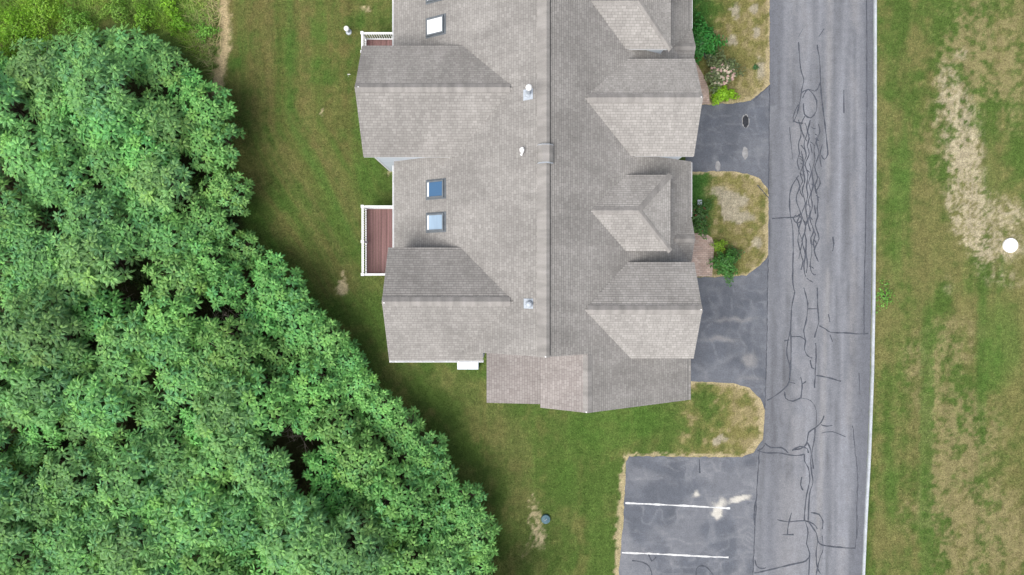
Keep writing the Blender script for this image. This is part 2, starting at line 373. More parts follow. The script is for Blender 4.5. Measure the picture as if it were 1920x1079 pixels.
    # long unmown edge line of straw
    sl = np.abs(px-(419+6*np.sin(py*.02)-12*sstep(60, 190, py)))
    c = mix(c, (.56, .43, .27), .95*(1-sstep(4, 11+8*n3, sl))*(1-sstep(150, 215, py)))
    # sandy worn line along the asphalt
    d = np.full(px.shape, 1e9)
    for e in EDGE: d = np.minimum(d, pdist(px, py, e))
    wide = 1.5+9*n2+9*(blob(px,py,1425,790,30,60)+blob(px,py,1443,130,25,45)+blob(px,py,1443,430,18,60)+blob(px,py,1165,1000,15,120))
    c = mix(c, (.46, .37, .235), .92*(1-sstep(wide*.45, wide, d)))
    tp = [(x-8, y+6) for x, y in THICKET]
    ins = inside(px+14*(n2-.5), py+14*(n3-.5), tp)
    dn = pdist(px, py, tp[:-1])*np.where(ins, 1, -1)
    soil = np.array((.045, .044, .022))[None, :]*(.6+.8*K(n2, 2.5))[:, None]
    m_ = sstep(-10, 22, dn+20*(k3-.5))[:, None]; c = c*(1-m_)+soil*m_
    return c*np.array((.94, .98, .93))[None, :]

xs = np.concatenate([[-900,-400,-200,-110,-70,-45,-34], np.arange(-30, 30.01, 0.11), [34,45,70,110,200,400,900]])
ys = np.concatenate([[-900,-400,-200,-110,-60,-35,-22], np.arange(-18, 18.01, 0.11), [22,35,60,110,200,400,900]])
GX, GY = np.meshgrid(xs, ys); nx, ny = len(xs), len(ys)
gx, gy = GX.ravel(), GY.ravel()
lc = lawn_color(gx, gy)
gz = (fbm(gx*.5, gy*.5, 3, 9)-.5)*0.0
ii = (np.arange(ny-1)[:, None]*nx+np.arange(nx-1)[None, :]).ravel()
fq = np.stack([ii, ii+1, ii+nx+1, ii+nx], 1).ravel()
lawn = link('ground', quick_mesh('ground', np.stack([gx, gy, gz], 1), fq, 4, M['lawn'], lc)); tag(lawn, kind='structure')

def sheet(name, poly_px, z, material, step=0.25, colfn=None, jitter=0.0, kind='structure', parent=None):
    """filled outline with interior points so that colour can vary over it"""
    pts = [P(x, y, 0) for x, y in poly_px]
    out = []
    for a, b in zip(pts, pts[1:]+pts[:1]):
        n = max(1, int((b-a).length/0.18))
        for k in range(n):
            p = a.lerp(b, k/n)
            if jitter: p = p+Vector((random.gauss(0, jitter), random.gauss(0, jitter), 0))
            out.append((p.x, p.y))
    A = np.array(out)
    gx, gy = np.meshgrid(np.arange(A[:, 0].min(), A[:, 0].max(), step), np.arange(A[:, 1].min(), A[:, 1].max(), step))
    gx = gx.ravel(); gy = gy.ravel(); ins = inside(gx, gy, out)
    inner = np.stack([gx[ins], gy[ins]], 1)
    V = [Vector(p) for p in out]+[Vector(p) for p in inner]
    n = len(out)
    v, e, f, *_ = delaunay_2d_cdt(V, [(i, (i+1) % n) for i in range(n)], [], 1, 1e-4)
    v = np.array([(p.x, p.y) for p in v]); f = np.array([t for t in f]).ravel()
    cols = colfn(v[:, 0], v[:, 1]) if colfn else None
    me = quick_mesh(name, np.column_stack([v, np.full(len(v), z)]), f, 3, material, cols)
    bm = bmesh.new(); bm.from_mesh(me); bmesh.ops.recalc_face_normals(bm, faces=bm.faces)
    if sum(fc.normal.z for fc in bm.faces) < 0: bmesh.ops.reverse_faces(bm, faces=bm.faces)
    bm.to_mesh(me); bm.free()
    o = link(name, me, parent)
    if kind and not parent: o['kind'] = kind
    return o

K_ = lambda q: np.clip((q-.5)*3+.5, 0, 1)
def road_color(X, Y):
    px, py = topx(X, Y)
    base = np.repeat(np.array([[.155, .162, .181]]), len(X), 0)
    xr = px+np.maximum(0, py-500)*.035       # follow the curve of the road
    s = fbm(xr*.045, Y*.07, 4, 21); s2 = fbm(xr*.14, Y*.16, 3, 22); n = fbm(X*1.2, Y*.6, 4, 23)
    c = base*(1+.75*(s-.5)[:, None]+.85*(s2-.5)[:, None]+.35*(fbm(xr*.3, Y*.25, 3, 28)-.5)[:, None])
    c = mix(c, (.205, .208, .222), .7*blob(xr, py, 1500, py, 32, 1)*sstep(.3, .65, n))
    c = mix(c, (.215, .215, .222), .85*blob(xr, py, 1553, py, 5, 1)*sstep(.30, .55, s2*.5+n*.5))
    c = mix(c, (.21, .21, .22), .6*blob(xr, py, 1601, py, 8, 1)*sstep(.35, .6, n))
    c = mix(c, (.092, .098, .116), .7*sstep(1606, 1630, xr))
    c = mix(c, (.092, .098, .116), .6*(1-sstep(1446, 1466, xr))*(py < 200))
    c = mix(c, (.115, .122, .142), .5*blob(xr, py, 1462, py, 14, 1)*sstep(.3, .6, n))
    return c
def drive_color(X, Y):
    px, py = topx(X, Y)
    wx_ = X+.9*(fbm(X*.8, Y*.8, 2, 41)-.5); wy_ = Y+.9*(fbm(X*.8, Y*.8, 2, 42)-.5)
    n = fbm(X*.9, Y*.9, 5, 31); n2 = fbm(X*2.2, Y*2.2, 4, 32); n4 = fbm(X*.7, Y*.7, 3, 44)
    c = np.repeat(np.array([[.094, .103, .123]]), len(X), 0)*(1+.45*(n-.5)[:, None])
    web = 0
    for sx_, sy_, w_, s_ in ((.22, .85, .07, 35), (.95, .4, .06, 36), (.5, 1.9, .08, 37), (1.6, 1.3, .08, 38)):
        r = np.abs(fbm(wx_*sx_, wy_*sy_, 1, s_)-.5); web = np.maximum(web, (1-r/w_).clip(0, 1)**.8*sstep(.36, .66, fbm(X*.7, Y*.7, 2, s_+9)))
    web = web*(.45+.55*K_(fbm(X*5, Y*5, 3, 47)))
    lot = sstep(830, 850, py)
    c = mix(c, (.150, .157, .176), (.30+.45*lot)*sstep(.40, .65, n4))
    c = mix(c, (.24, .247, .265), (.33+.12*lot)*web)
    px = px+16*(n2-.5)+8*(fbm(X*6, Y*6, 2, 48)-.5); py = py+16*(fbm(X*2.2, Y*2.2, 4, 49)-.5)
    st = blob(px,py,1306,929,8,9)*1.0+blob(px,py,1348,964,9,10)*1.2+blob(px,py,1352,944,11,12)*.75+blob(px,py,1345,955,22,20)*.3
    a = (px-1390)*.96-(py-937)*-.27; b = (py-937)+(px-1390)*.28
    st = st+np.exp(-(a/19)**4-(b/5.5)**4)*.95
    c = mix(c, (.50, .48, .43), .9*sstep(.2, 1.0, st*(.75+.5*n2)))
    c = mix(c, (.24, .235, .235), .6*sstep(.2, .8, blob(px,py,1405,675,16,18)*(.5+n2)+blob(px,py,1405,712,40,8)*.5+blob(px,py,1375,600,60,7)*.8*(n2+.3)+blob(px,py,1350,637,40,8)*.7))
    return c
road = sheet('road', ROAD, 0.012, M['asphalt'], .16, road_color, .008)
for pl in (DRIVE1, DRIVE2): sheet('driveway', pl, 0.008, M['asphalt'], .09, drive_color, .018)
lot = sheet('parking_lot', PARKING, 0.008, M['asphalt'], .075, drive_color, .02)
for pl in (PATH1, PATH2): sheet('brick_path', pl, 0.014, M['paver'], 1.0, None, .006)

# kerb along the far side of the road
kl = [(1640,-700),(1640,-120),(1640,0),(1640,200),(1639,400),(1637.5,560),(1635,700),(1629.5,850),(1622.5,980),(1618,1079),(1611,1200),(1578,1600)]
mb = MB(); kp = [P(x, y, 0) for x, y in kl]
sm = []
for a, b in zip(kp, kp[1:]):
    for k in range(12): sm.append(a.lerp(b, k/12))
sm.append(kp[-1])
pr = [(-.075, -.02), (-.065, .10), (-.045, .125), (.05, .125), (.07, .10), (.075, -.02)]
for a, b in zip(sm, sm[1:]):
    for (u0, z0), (u1, z1) in zip(pr, pr[1:]):
        mb.poly([(a.x+u0, a.y, z0), (b.x+u0, b.y, z0), (b.x+u1, b.y, z1), (a.x+u1, a.y, z1)])
tag(mb.build('kerb', M['kerb']), kind='structure')

# ---- sealed cracks, seams, lines on the asphalt
def ribbon(mb, pts, wd, z, m=0, wob=0.0, sub=True):
    q = [P(x, y, 0) for x, y in pts]
    if sub and len(q) > 2:                # catmull-rom smoothing
        s = []
        for i in range(len(q)-1):
            p0, p1, p2, p3 = q[max(i-1, 0)], q[i], q[i+1], q[min(i+2, len(q)-1)]
            n = max(2, int((p2-p1).length/.2))
            for k in range(n):
                t = k/n
                s.append(.5*((2*p1)+(p2-p0)*t+(2*p0-5*p1+4*p2-p3)*t*t+(3*p1-p0-3*p2+p3)*t**3))
        q = s+[q[-1]]
    if wob: q = [p+Vector((random.gauss(0, wob), random.gauss(0, wob), 0)) for p in q]
    L = []; Rr = []
    for i, p in enumerate(q):
        d = q[min(i+1, len(q)-1)]-q[max(i-1, 0)]; d.z = 0
        nrm = Vector((-d.y, d.x, 0)).normalized() if d.length > 1e-6 else Vector((1, 0, 0))
        h = wd*.5*random.uniform(.45, 1.45)
        L.append((p.x+nrm.x*h, p.y+nrm.y*h, z)); Rr.append((p.x-nrm.x*h, p.y-nrm.y*h, z))
    for i in range(len(q)-1): mb.poly([L[i], L[i+1], Rr[i+1], Rr[i]], m)
cr = MB(); zz = [0.016]
def crack(pts, wd=.075, wob=.005):
    zz[0] += .00012; ribbon(cr, pts, wd, zz[0], 0, wob)
# hand-traced ones
for pts in [
    [(1497,80),(1499,110),(1502,135),(1507,150),(1503,170),(1500,190),(1494,215),(1487,230)], [(1532,85),(1537,120),(1538,150),(1541,190),(1546,230),(1550,265),(1552,290),(1545,300),(1540,292)],
    [(1503,175),(1515,168),(1528,172),(1534,165),(1538,155)], [(1505,185),(1512,170),(1520,172),(1531,190),(1530,210),(1520,222),(1508,215),(1506,195)],
    [(1500,195),(1492,205),(1487,228),(1505,232)], [(1582,170),(1582,213)], [(1497,330),(1482,358),(1481,400),(1486,430),(1487,470),(1486,530),(1490,548)],
    [(1448,411),(1470,409),(1492,408),(1500,402)], [(1493,404),(1487,410),(1495,420),(1503,412),(1497,402)], [(1561,445),(1563,458),(1561,472)],
    [(1490,548),(1484,580),(1482,620),(1477,640),(1475,665),(1481,690),(1480,715),(1470,730),(1450,745),(1438,752)], [(1482,620),(1483,650),(1482,690),(1478,720)],
    [(1507,540),(1514,570),(1512,600),(1507,620),(1510,640),(1508,655),(1514,668),(1523,672)], [(1514,580),(1532,580)], [(1532,540),(1533,580),(1535,605),(1530,620),(1527,634)],
    [(1536,612),(1548,618),(1557,624),(1585,625),(1610,627),(1628,626)], [(1553,590),(1556,605)], [(1556,628),(1561,642)], [(1482,632),(1500,632),(1509,638)], [(1470,640),(1480,638)],
    [(1519,676),(1522,690),(1526,692)], [(1529,644),(1530,670),(1528,700),(1527,728)], [(1530,705),(1550,708),(1577,716)], [(1501,708),(1504,720),(1503,735),(1501,748)], [(1503,722),(1511,716)],
    [(1479,717),(1491,720)], [(1471,735),(1473,748),(1486,753),(1500,747)],
    [(1545,780),(1539,793),(1528,803),(1516,812),(1513,828),(1506,840),(1485,845)], [(1539,797),(1550,800),(1560,798)], [(1528,803),(1527,825),(1522,850),(1525,880)],
    [(1420,845),(1435,850),(1460,850),(1475,853),(1495,855),(1508,852)], [(1434,832),(1445,840),(1465,840),(1478,850)], [(1434,835),(1428,842),(1420,846)], [(1485,845),(1500,838),(1513,842),(1515,850)],
    [(1508,852),(1508,865),(1515,878),(1518,900),(1512,930),(1509,955),(1508,978)], [(1513,830),(1520,845),(1520,870),(1522,890),(1524,905),(1518,925),(1516,950),(1515,978)],
    [(1503,895),(1501,910),(1505,920)], [(1457,975),(1475,979),(1508,977),(1525,983),(1532,992)], [(1484,962),(1478,985),(1476,1003)], [(1467,1003),(1488,1003)],
    [(1520,962),(1535,965),(1543,978),(1541,993)], [(1510,980),(1515,1000),(1512,1020),(1518,1038),(1511,1052),(1480,1060),(1455,1066),(1430,1072),(1414,1075)],
    [(1515,978),(1530,1000),(1533,1015),(1543,1023),(1575,1027),(1604,1029)], [(1541,1005),(1543,1030),(1536,1050),(1530,1079)], [(1533,1015),(1530,1040),(1532,1065),(1538,1076)], [(1518,1038),(1516,1079)],
    [(1415,1050),(1418,1062),(1428,1067),(1436,1065)],
    [(1185,1052),(1205,1055),(1218,1064),(1222,1079)], [(1305,1079),(1306,1066),(1316,1061),(1327,1066),(1337,1079)], [(1311,862),(1312,888)], [(1216,1040),(1222,1053),(1230,1045)],
]: crack(pts, .068)
for pts in [[(1610,700),(1612,740)], [(1497,70),(1505,55)], [(1535,70),(1545,55)], [(1500,747),(1520,752),(1530,770),(1530,800)], [(1540,813),(1560,810),(1585,820)], [(1480,240),(1486,300)]]: crack(pts, .035)
# braided bundle down the wheel track
rs = random.Random(5)
for k in range(8):
    y = rs.uniform(215, 232) if k < 4 else rs.uniform(228, 300); row = 0; pts = []; end = rs.uniform(480, 550)
    while y < end:
        t = (y-215)/335; base = 1500+k*(6.2-1.8*t)-4*math.sin(3.1*t)
        if rs.random() < .13 and len(pts) > 1: crack(pts, .06); pts = []
        pts.append((base+(3.0 if (row+k) % 2 else -3.0)*rs.uniform(.3, 1.25)+rs.uniform(-1.3, 1.3), y))
        y += rs.uniform(13, 26); row += 1
    if len(pts) > 2: crack(pts, .06)
for k in range(26):
    y = rs.uniform(235, 530); x = rs.uniform(1498, 1536); d_ = rs.uniform(5, 9)
    crack([(x, y), (x+d_*.5, y+rs.uniform(1, 4)), (x+d_, y+rs.uniform(3, 9))], .05)
cr.build('sealed_crack', M['seal'], road)
sm_ = MB(); z = .0205
def seam(pts, wd, wob=.01):
    global z
    z += .0002; ribbon(sm_, pts, wd, z, 0, wob)
seam([(1443,160),(1442,250),(1441,365)], .05); seam([(1440,480),(1438,600),(1436,700),(1434,770)], .05); seam([(1424,842),(1420,900),(1417,960),(1413,1040),(1411,1120)], .055)
seam([(1419,930),(1414,960),(1415,985)], .08); seam([(1624,-60),(1625,130),(1625,200),(1624,330),(1622,460),(1620,560),(1620,630)], .045)
seam([(1598,800),(1604,850),(1608,900),(1606,960),(1605,1000),(1602,1030)], .04, .015); seam([(1443,412),(1443,470)], .03); seam([(1420,348),(1441,372)], .04); seam([(1412,190),(1443,160)], .05)
seam([(1606,960),(1609,985),(1606,1010)], .03)
sm_.build('seam', M['seal'], road)
for nm, pts in (('painted_line', [(1172,944),(1220,946),(1300,950),(1369,954)]), ('painted_line', [(1166,1037),(1240,1040),(1300,1043),(1366,1046)]), ('painted_line', [(1155,1130),(1240,1134),(1360,1140)])):
    q = MB(); ribbon(q, pts, .092, .0135, 0, .004); q.build(nm, M['paint'], lot)

def disc(name, cx, cy, rx, ry, z, m, parent=None, kind='structure'):
    pts = []
    for k in range(20):
        a = 2*math.pi*k/20; j = random.uniform(.88, 1.1); pts.append((cx+rx*j*math.cos(a), cy+ry*j*math.sin(a)))
    o = sheet(name, pts, z, m, 1.0, None, 0, kind, parent); return o
disc('asphalt_patch', 1398, 228.5, 5.8, 11.5, .0125, M['patch']); disc('asphalt_patch', 1398, 228.5, 7, 13.5, .0105, M['oldpatch'])
disc('asphalt_patch', 1397, 288, 5.5, 12, .0115, M['oldpatch']); disc('asphalt_patch', 1346, 312, 5, 9.5, .0115, M['oldpatch'])

# ------------------------------------------------------------------ the house
PITCH = .63; XR, ZR = 1.5, 7.8
zE = lambda x: ZR-PITCH*(x-XR)
zW = lambda x: ZR-PITCH*(XR-x)
xE = lambda z: XR+(ZR-z)/PITCH
xW = lambda z: XR-(ZR-z)/PITCH
SL = math.sqrt(1+PITCH**2); TK = .16
house = empty('town_house', (0, 0, 0))
tag(house, 'grey shingled town house block with dormers, skylights and gabled wings', 'house')

axn = 0
def roof_slab(mb, pts, ax, m=0, tk=TK):
    global axn
    axn += 1
    """ax 'x': slope falls along x (courses run in y); 'y': the other way. m top, 1 edges"""
    P0 = [Vector(p) for p in pts]
    n = Vector((0, 0, 0))
    for p, q in zip(P0, P0[1:]+P0[:1]): n += (p-P0[0]).cross(q-P0[0])
    n.normalize()
    if n.z < 0: n = -n
    U = Vector((0, 0, 1)).cross(n).normalized(); W = n.cross(U)      # across / uphill
    v0 = min(p.dot(W) for p in P0); v1 = max(p.dot(W) for p in P0)
    bm = bmesh.new(); bm.faces.new([bm.verts.new(p) for p in P0]); CO = 0.127; LIFT = .034
    k = 1
    while v0+k*CO < v1-.004:
        bmesh.ops.bisect_plane(bm, geom=bm.verts[:]+bm.edges[:]+bm.faces[:], plane_co=W*(v0+k*CO), plane_no=W, dist=1e-5); k += 1
    for f in bm.faces:
        q = [v.co.copy() for v in f.verts]; vv = [(p.dot(W)-v0)/CO for p in q]
        k0 = math.floor(sum(vv)/len(vv)); r_ = [n*(LIFT*(1-min(1, max(0, t-k0)))) for t in vv]
        top = [p+r for p, r in zip(q, r_)]
        mb.poly(top, m, [(p.dot(U)+7.3*(axn % 5), p.dot(W)-v0) for p in q])
        for i in range(len(q)):
            j = (i+1) % len(q)
            if abs(vv[i]-k0) < .01 and abs(vv[j]-k0) < .01: mb.poly([top[i], q[i], q[j], top[j]], m, [(p.dot(U), .05) for p in (q[i], q[i], q[j], q[j])])
    bm.free()
    lo = [(p[0], p[1], p[2]-tk) for p in pts]
    mb.poly(list(reversed(lo)), 1)
    for i in range(len(pts)):
        j = (i+1) % len(pts)
        mb.poly([pts[i], lo[i], lo[j], pts[j]], 1)
def cap_strip(mb, a, b, axis, wd=.17, lift=.03, pitch=PITCH, wneg=None):
    """overlapping cap shingles along a ridge"""
    a, b = Vector(a), Vector(b); L = (b-a).length; d = (b-a).normalized(); n = max(1, int(L/.20))
    side = Vector((1, 0, 0)) if axis == 'y' else Vector((0, 1, 0))
    for k in range(n):
        p0 = a+d*(L*k/n); p1 = a+d*(L*(k+1)/n+.02)
        l0, l1 = lift, lift+.012
        for s in (-1, 1):
            wk = wneg if (s < 0 and wneg) else wd
            e0 = p0+side*(s*wk)+Vector((0, 0, l0-wk*pitch)); e1 = p1+side*(s*wk)+Vector((0, 0, l1-wk*pitch))
            mb.poly([p0+Vector((0, 0, l0)), p1+Vector((0, 0, l1)), e1, e0])
            mb.poly([e0, e1, e1-Vector((0, 0, .04)), e0-Vector((0, 0, .04))])
        mb.poly([p1+Vector((0, 0, l1)), p1+side*wd+Vector((0, 0, l1-wd*pitch)), p1+side*wd+Vector((0, 0, l1-.04-wd*pitch)), p1+Vector((0, 0, l1-.04)), p1-side*wd+Vector((0, 0, l1-.04-wd*pitch)), p1-side*wd+Vector((0, 0, l1-wd*pitch))])
def gutter(parent, a, b, out, w_=.10):
    """open white box gutter from a to b, out = outward direction"""
    a, b, o = Vector(a), Vector(b), Vector(out); mb = MB(); h_ = .10
    U = lambda p, u, zz_: p+o*u+Vector((0, 0, zz_))
    prof = [(0, 0), (0, -h_), (w_, -h_), (w_, 0), (w_-.02, 0), (w_-.02, -h_+.015), (.02, -h_+.015), (.02, 0)]
    for (u0, z0), (u1, z1) in zip(prof, prof[1:]+prof[:1]): mb.poly([U(a, u0, z0), U(b, u0, z0), U(b, u1, z1), U(a, u1, z1)])
    mb.poly([U(a, u, z_) for u, z_ in prof]); mb.poly([U(b, u, z_) for u, z_ in prof])
    L = (b-a).length; d = (b-a).normalized()
    for k in range(int(L/.6)):
        p = a+d*(.3+k*.6); q = p+d*.03
        c = [U(p, .02, .004), U(q, .02, .004), U(q, w_-.02, .004), U(p, w_-.02, .004)]; mb.poly(c)
    return mb.build('gutter', M['trim'], parent)

YN = 19.6
mb = MB()
roof_slab(mb, [(XR,-3.27,ZR), (XR,YN,ZR), (-5.93,YN,zW(-5.93)), (-5.93,1.55,zW(-5.93)), (-2.6,1.55,zW(-2.6)), (-2.6,-3.27,zW(-2.6))], 'x')
E = 9.04; e2 = 8.15
roof_slab(mb, [(p[0], p[1], zE(p[0])) for p in [(XR,-3.27),(3.44,-3.27),(3.44,-5.95),(E,-5.95),(E,-3.5),(e2,-3.5),(e2,.8),(E,.8),(E,6.1),(e2,6.1),(e2,10.38),(E,10.38),(E,15.7),(e2,15.7),(e2,YN),(XR,YN)]], 'x')
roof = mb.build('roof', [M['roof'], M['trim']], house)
mb = MB(); cap_strip(mb, (XR,YN-.3,ZR), (XR,-3.27,ZR), 'y', .15, .065, PITCH, .40)
mb.build('ridge_cap', M['cap'], roof)
mb = MB(); mb.box((XR+.13, -3.2, ZR-.20), (XR+.185, YN-.4, ZR-.06)); mb.build('ridge_vent', M['dark'], roof)
gutter(roof, (-5.93,5.9,zW(-5.93)), (-5.93,1.75,zW(-5.93)), (-1,0,0)); gutter(roof, (-5.93,15.6,zW(-5.93)), (-5.93,11.15,zW(-5.93)), (-1,0,0))
for y0, y1 in ((1.05, 1.02), (6.05, 3.3), (15.6, 12.8)):
    if y0-y1 > .5: gutter(roof, (E,y1,zE(E)), (E,y0,zE(E)), (1,0,0), .065)

# body walls
mb = MB()
mb.prism([(-5.5,0),(8.1,0),(8.1,zE(8.1)-.2),(XR,ZR-.22),(-5.5,zW(-5.5)-.2)], 'y', 1.5, YN-.3)
mb.prism([(-2.4,0),(8.1,0),(8.1,zE(8.1)-.2),(XR,ZR-.22),(-2.4,zW(-2.4)-.2)], 'y', -3.05, 1.49)
wall = mb.build('wall', M['siding'], house)

def window(parent, axis, pos, c, wd, ht, name='window', glass='glass'):
    """axis 'x': pane on plane x=pos facing sign; c=(u,z) centre"""
    pl, sg = pos; u, zc = c
    def bx(m_, u0, u1, z0, z1, d0, d1):
        a, b = sorted((pl+sg*d0, pl+sg*d1))
        if axis == 'x': m_.box((a, u0, z0), (b, u1, z1))
        else: m_.box((u0, a, z0), (u1, b, z1))
    f = MB(); t = .07
    for q in ((u-wd/2-t, u+wd/2+t, zc+ht/2, zc+ht/2+t), (u-wd/2-t, u+wd/2+t, zc-ht/2-t, zc-ht/2), (u-wd/2-t, u-wd/2, zc-ht/2, zc+ht/2), (u+wd/2, u+wd/2+t, zc-ht/2, zc+ht/2), (u-wd/2, u+wd/2, zc-.02, zc+.02)):
        bx(f, *q, 0.002, .05)
    fo = f.build(name, M['trim'], parent)
    g = MB(); bx(g, u-wd/2, u+wd/2, zc-ht/2, zc+ht/2, .003, .02); g.build('pane', M[glass], fo)
    return fo

def gable(name, x_end, yr, yn, ys, zr, side, xcut, ends=None, ysc=None):
    """cross gable: ridge at (yr, zr) running along x from x_end into the main slope. side -1 west, 1 east"""
    zn = zr-PITCH*(yn-yr); zs = zr-PITCH*(yr-ys)
    xm = xW if side < 0 else xE
    wx = x_end-side*.32
    w_ = MB(); i = .14
    w_.prism([(ys+i,.0),(yn-i,.0),(yn-i,zr-PITCH*(yn-i-yr)-.17),(yr,zr-.18),(ys+i,zr-PITCH*(yr-ys-i)-.17)], 'x', wx, xcut)
    wo = w_.build(name, M['siding'], house)
    r = MB()
    roof_slab(r, [(x_end,yr,zr),(xm(zr),yr,zr),(xm(zn),yn,zn),(x_end,yn,zn)], 'y')
    if ends is None:
        roof_slab(r, [(x_end,yr,zr),(x_end,ys,zs),(xm(zs),ys,zs),(xm(zr),yr,zr)], 'y')
    else:
        xc, yc = ends; zc = zr-PITCH*(yr-yc)
        roof_slab(r, [(x_end,yr,zr),(x_end,ys,zs),(xc,ys,zs),(xc,yc,zc),(xm(zc),yc,zc),(xm(zr),yr,zr)], 'y')
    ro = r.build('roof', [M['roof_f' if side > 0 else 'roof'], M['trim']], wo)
    cmb = MB(); c_in = xm(zr)-side*(-.1)
    cap_strip(cmb, (xm(zr)+side*.15, yr, zr), (x_end-side*.02, yr, zr), 'x', .20, .055); cmb.build('ridge_cap', M['capx'], wo)
    return wo, wx, zn, zs

wing1, wx, zn, zs = gable('rear_wing', -7.05, 8.73, 11.1, 5.95, 6.9, -1, -2.5)
window(wing1, 'x', (wx, -1), (8.6, 3.9), 1.5, 1.2); window(wing1, 'x', (wx, -1), (8.6, 1.5), 1.6, 1.2)
b = MB(); b.box((wx-.012, 5.95+.128, 0), (wx+.09, 5.95+.15, zs-.2)); b.box((wx-.012, 6.078, 0), (wx+.01, 6.17, zs-.2)); b.build('corner_board', M['trim'], wing1)
wing2, wx, zn, zs2 = gable('rear_wing', -5.85, -.87, 1.62, -3.72, 6.9, -1, -1.45, ends=(-1.38, -3.27))
window(wing2, 'x', (wx, -1), (-1.0, 3.9), 1.5, 1.2); window(wing2, 'y', (-3.58, -1), (-4.0, 3.8), 1.0, 1.2)
gutter(wing2, (-5.85,-3.72,zs2), (-1.36,-3.72,zs2), (0,-1,0))
d_ = MB(); d_.tube([(-1.42,-3.64,zs2-.1),(-1.42,-3.62,zs2-.3),(-1.42,-3.62,.1)], .04, 6); d_.build('downspout', M['trim'], wing2)
wing3, wx, _, _ = gable('rear_wing', -6.4, 18.0, 19.5, 15.6, 6.9, -1, -2.5)
for yr in (8.33, -1.25, 17.85):
    g, wx, zn, zs = gable('front_gable', 8.62, yr, min(yr+2.18, 19.5), yr-2.36, 6.69, 1, 4.8)
    f = window(g, 'x', (wx, 1), (yr, 4.2), 1.6, 1.1)
    dr = MB(); dr.box((wx+.003, yr-1.75, .02), (wx+.05, yr+1.6, 2.3))
    for k in range(1, 4): dr.box((wx+.05, yr-1.75, k*.57), (wx+.056, yr+1.6, k*.57+.02))
    dr.build('garage_door', M['trim'], g)
for yr in (3.26, 12.76):
    zr, hw, xe, xh = 6.5, 1.78, 7.45, 5.75; ze = zr-PITCH*hw
    w_ = MB(); i = .16
    w_.prism([(yr-hw+i,3.0),(yr+hw-i,3.0),(yr+hw-i,ze-.1),(yr-hw+i,ze-.1)], 'x', xe-.2, 4.9)
    wo = w_.build('dormer', M['siding'], house)
    r = MB()
    roof_slab(r, [(xE(zr),yr,zr),(xE(ze),yr+hw,ze),(xe,yr+hw,ze),(xh,yr,zr)], 'y')
    roof_slab(r, [(xh,yr,zr),(xe,yr-hw,ze),(xE(ze),yr-hw,ze),(xE(zr),yr,zr)], 'y')
    n0 = len(r.uv); roof_slab(r, [(xh,yr,zr),(xe,yr+hw,ze),(xe,yr-hw,ze)], 'x')
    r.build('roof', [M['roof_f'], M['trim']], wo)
    c_ = MB(); cap_strip(c_, (xE(zr)+.12,yr,zr), (xh,yr,zr), 'x', .15, .03)
    for s in (1, -1):      # hip caps: flat strips laid on both planes
        a = Vector((xh, yr, zr+.03)); b = Vector((xe, yr+s*hw, ze+.03)); d = b-a
        sd_ = Vector((d.y, -d.x, 0)).normalized()*.13; n = 9
        for k in range(n):
            p0 = a+d*(k/n); p1 = a+d*((k+1)/n+.015)
            for q in (-1, 1):
                dn = Vector((0, 0, -.045))
                c_.poly([p0, p1+Vector((0, 0, .012)), p1+sd_*q+dn+Vector((0, 0, .012)), p0+sd_*q+dn])
                c_.poly([p0+sd_*q+dn, p1+sd_*q+dn+Vector((0, 0, .012)), p1+sd_*q+dn*1.8, p0+sd_*q+dn*1.8])
    c_.build('ridge_cap', M['capx'], wo)
    window(wo, 'x', (xe-.2, 1), (yr, 4.55), 1.5, .7)
for yr in (2.15, 11.65):
    zr = 3.72; hw = 1.08; ze = zr-.6*hw; xe = 9.08
    r = MB()
    roof_slab(r, [(xe,yr,zr),(xE(zr),yr,zr),(xE(ze),yr+hw,ze),(xe,yr+hw,ze)], 'y', 0, .1)
    roof_slab(r, [(xE(zr),yr,zr),(xe,yr,zr),(xe,yr-hw,ze),(xE(ze),yr-hw,ze)], 'y', 0, .1)
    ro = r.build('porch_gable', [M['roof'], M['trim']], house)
    c_ = MB(); cap_strip(c_, (xE(zr)+.1,yr,zr), (xe-.02,yr,zr), 'x', .17, .05, .6); c_.build('ridge_cap', M['capx'], ro)
    dr = MB(); dr.box((8.103, yr-.5, .15), (8.16, yr+.45, 2.2)); dr.build('front_door', M['trim'], house)
# side bay on the south end
mb = MB()
zb = zE(3.44); xb = 1.36; zbe = zb-PITCH*(3.44-xb)
mb.prism([(1.5,0),(8.1,0),(8.1,zE(8.1)-.2),(3.44,zb-.2),(1.5,zbe-.12)], 'y', -5.7, -3.06)
mb.prism([(-1.0,0),(1.49,0),(1.49,3.85),(-1.0,3.45)], 'y', -5.72, -3.06)
bay = mb.build('side_bay', M['siding'], house)
r = MB()
roof_slab(r, [(3.44,-5.95,zb),(3.44,-3.1,zb),(xb,-3.1,zbe),(xb,-5.95,zbe)], 'x')
roof_slab(r, [(1.46,-5.99,4.1),(1.46,-3.1,4.1),(-1.26,-3.1,3.72),(-1.26,-5.99,3.72)], 'x')
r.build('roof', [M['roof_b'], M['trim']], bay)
c_ = MB(); cap_strip(c_, (3.44,-3.3,zb), (3.44,-5.93,zb), 'y', .2, .035); c_.build('ridge_cap', M['cap'], bay)
window(bay, 'y', (-5.70, -1), (5.0, 1.7), 1.4, 1.2); window(bay, 'y', (-5.72, -1), (.2, 1.6), 1.4, 1.2)

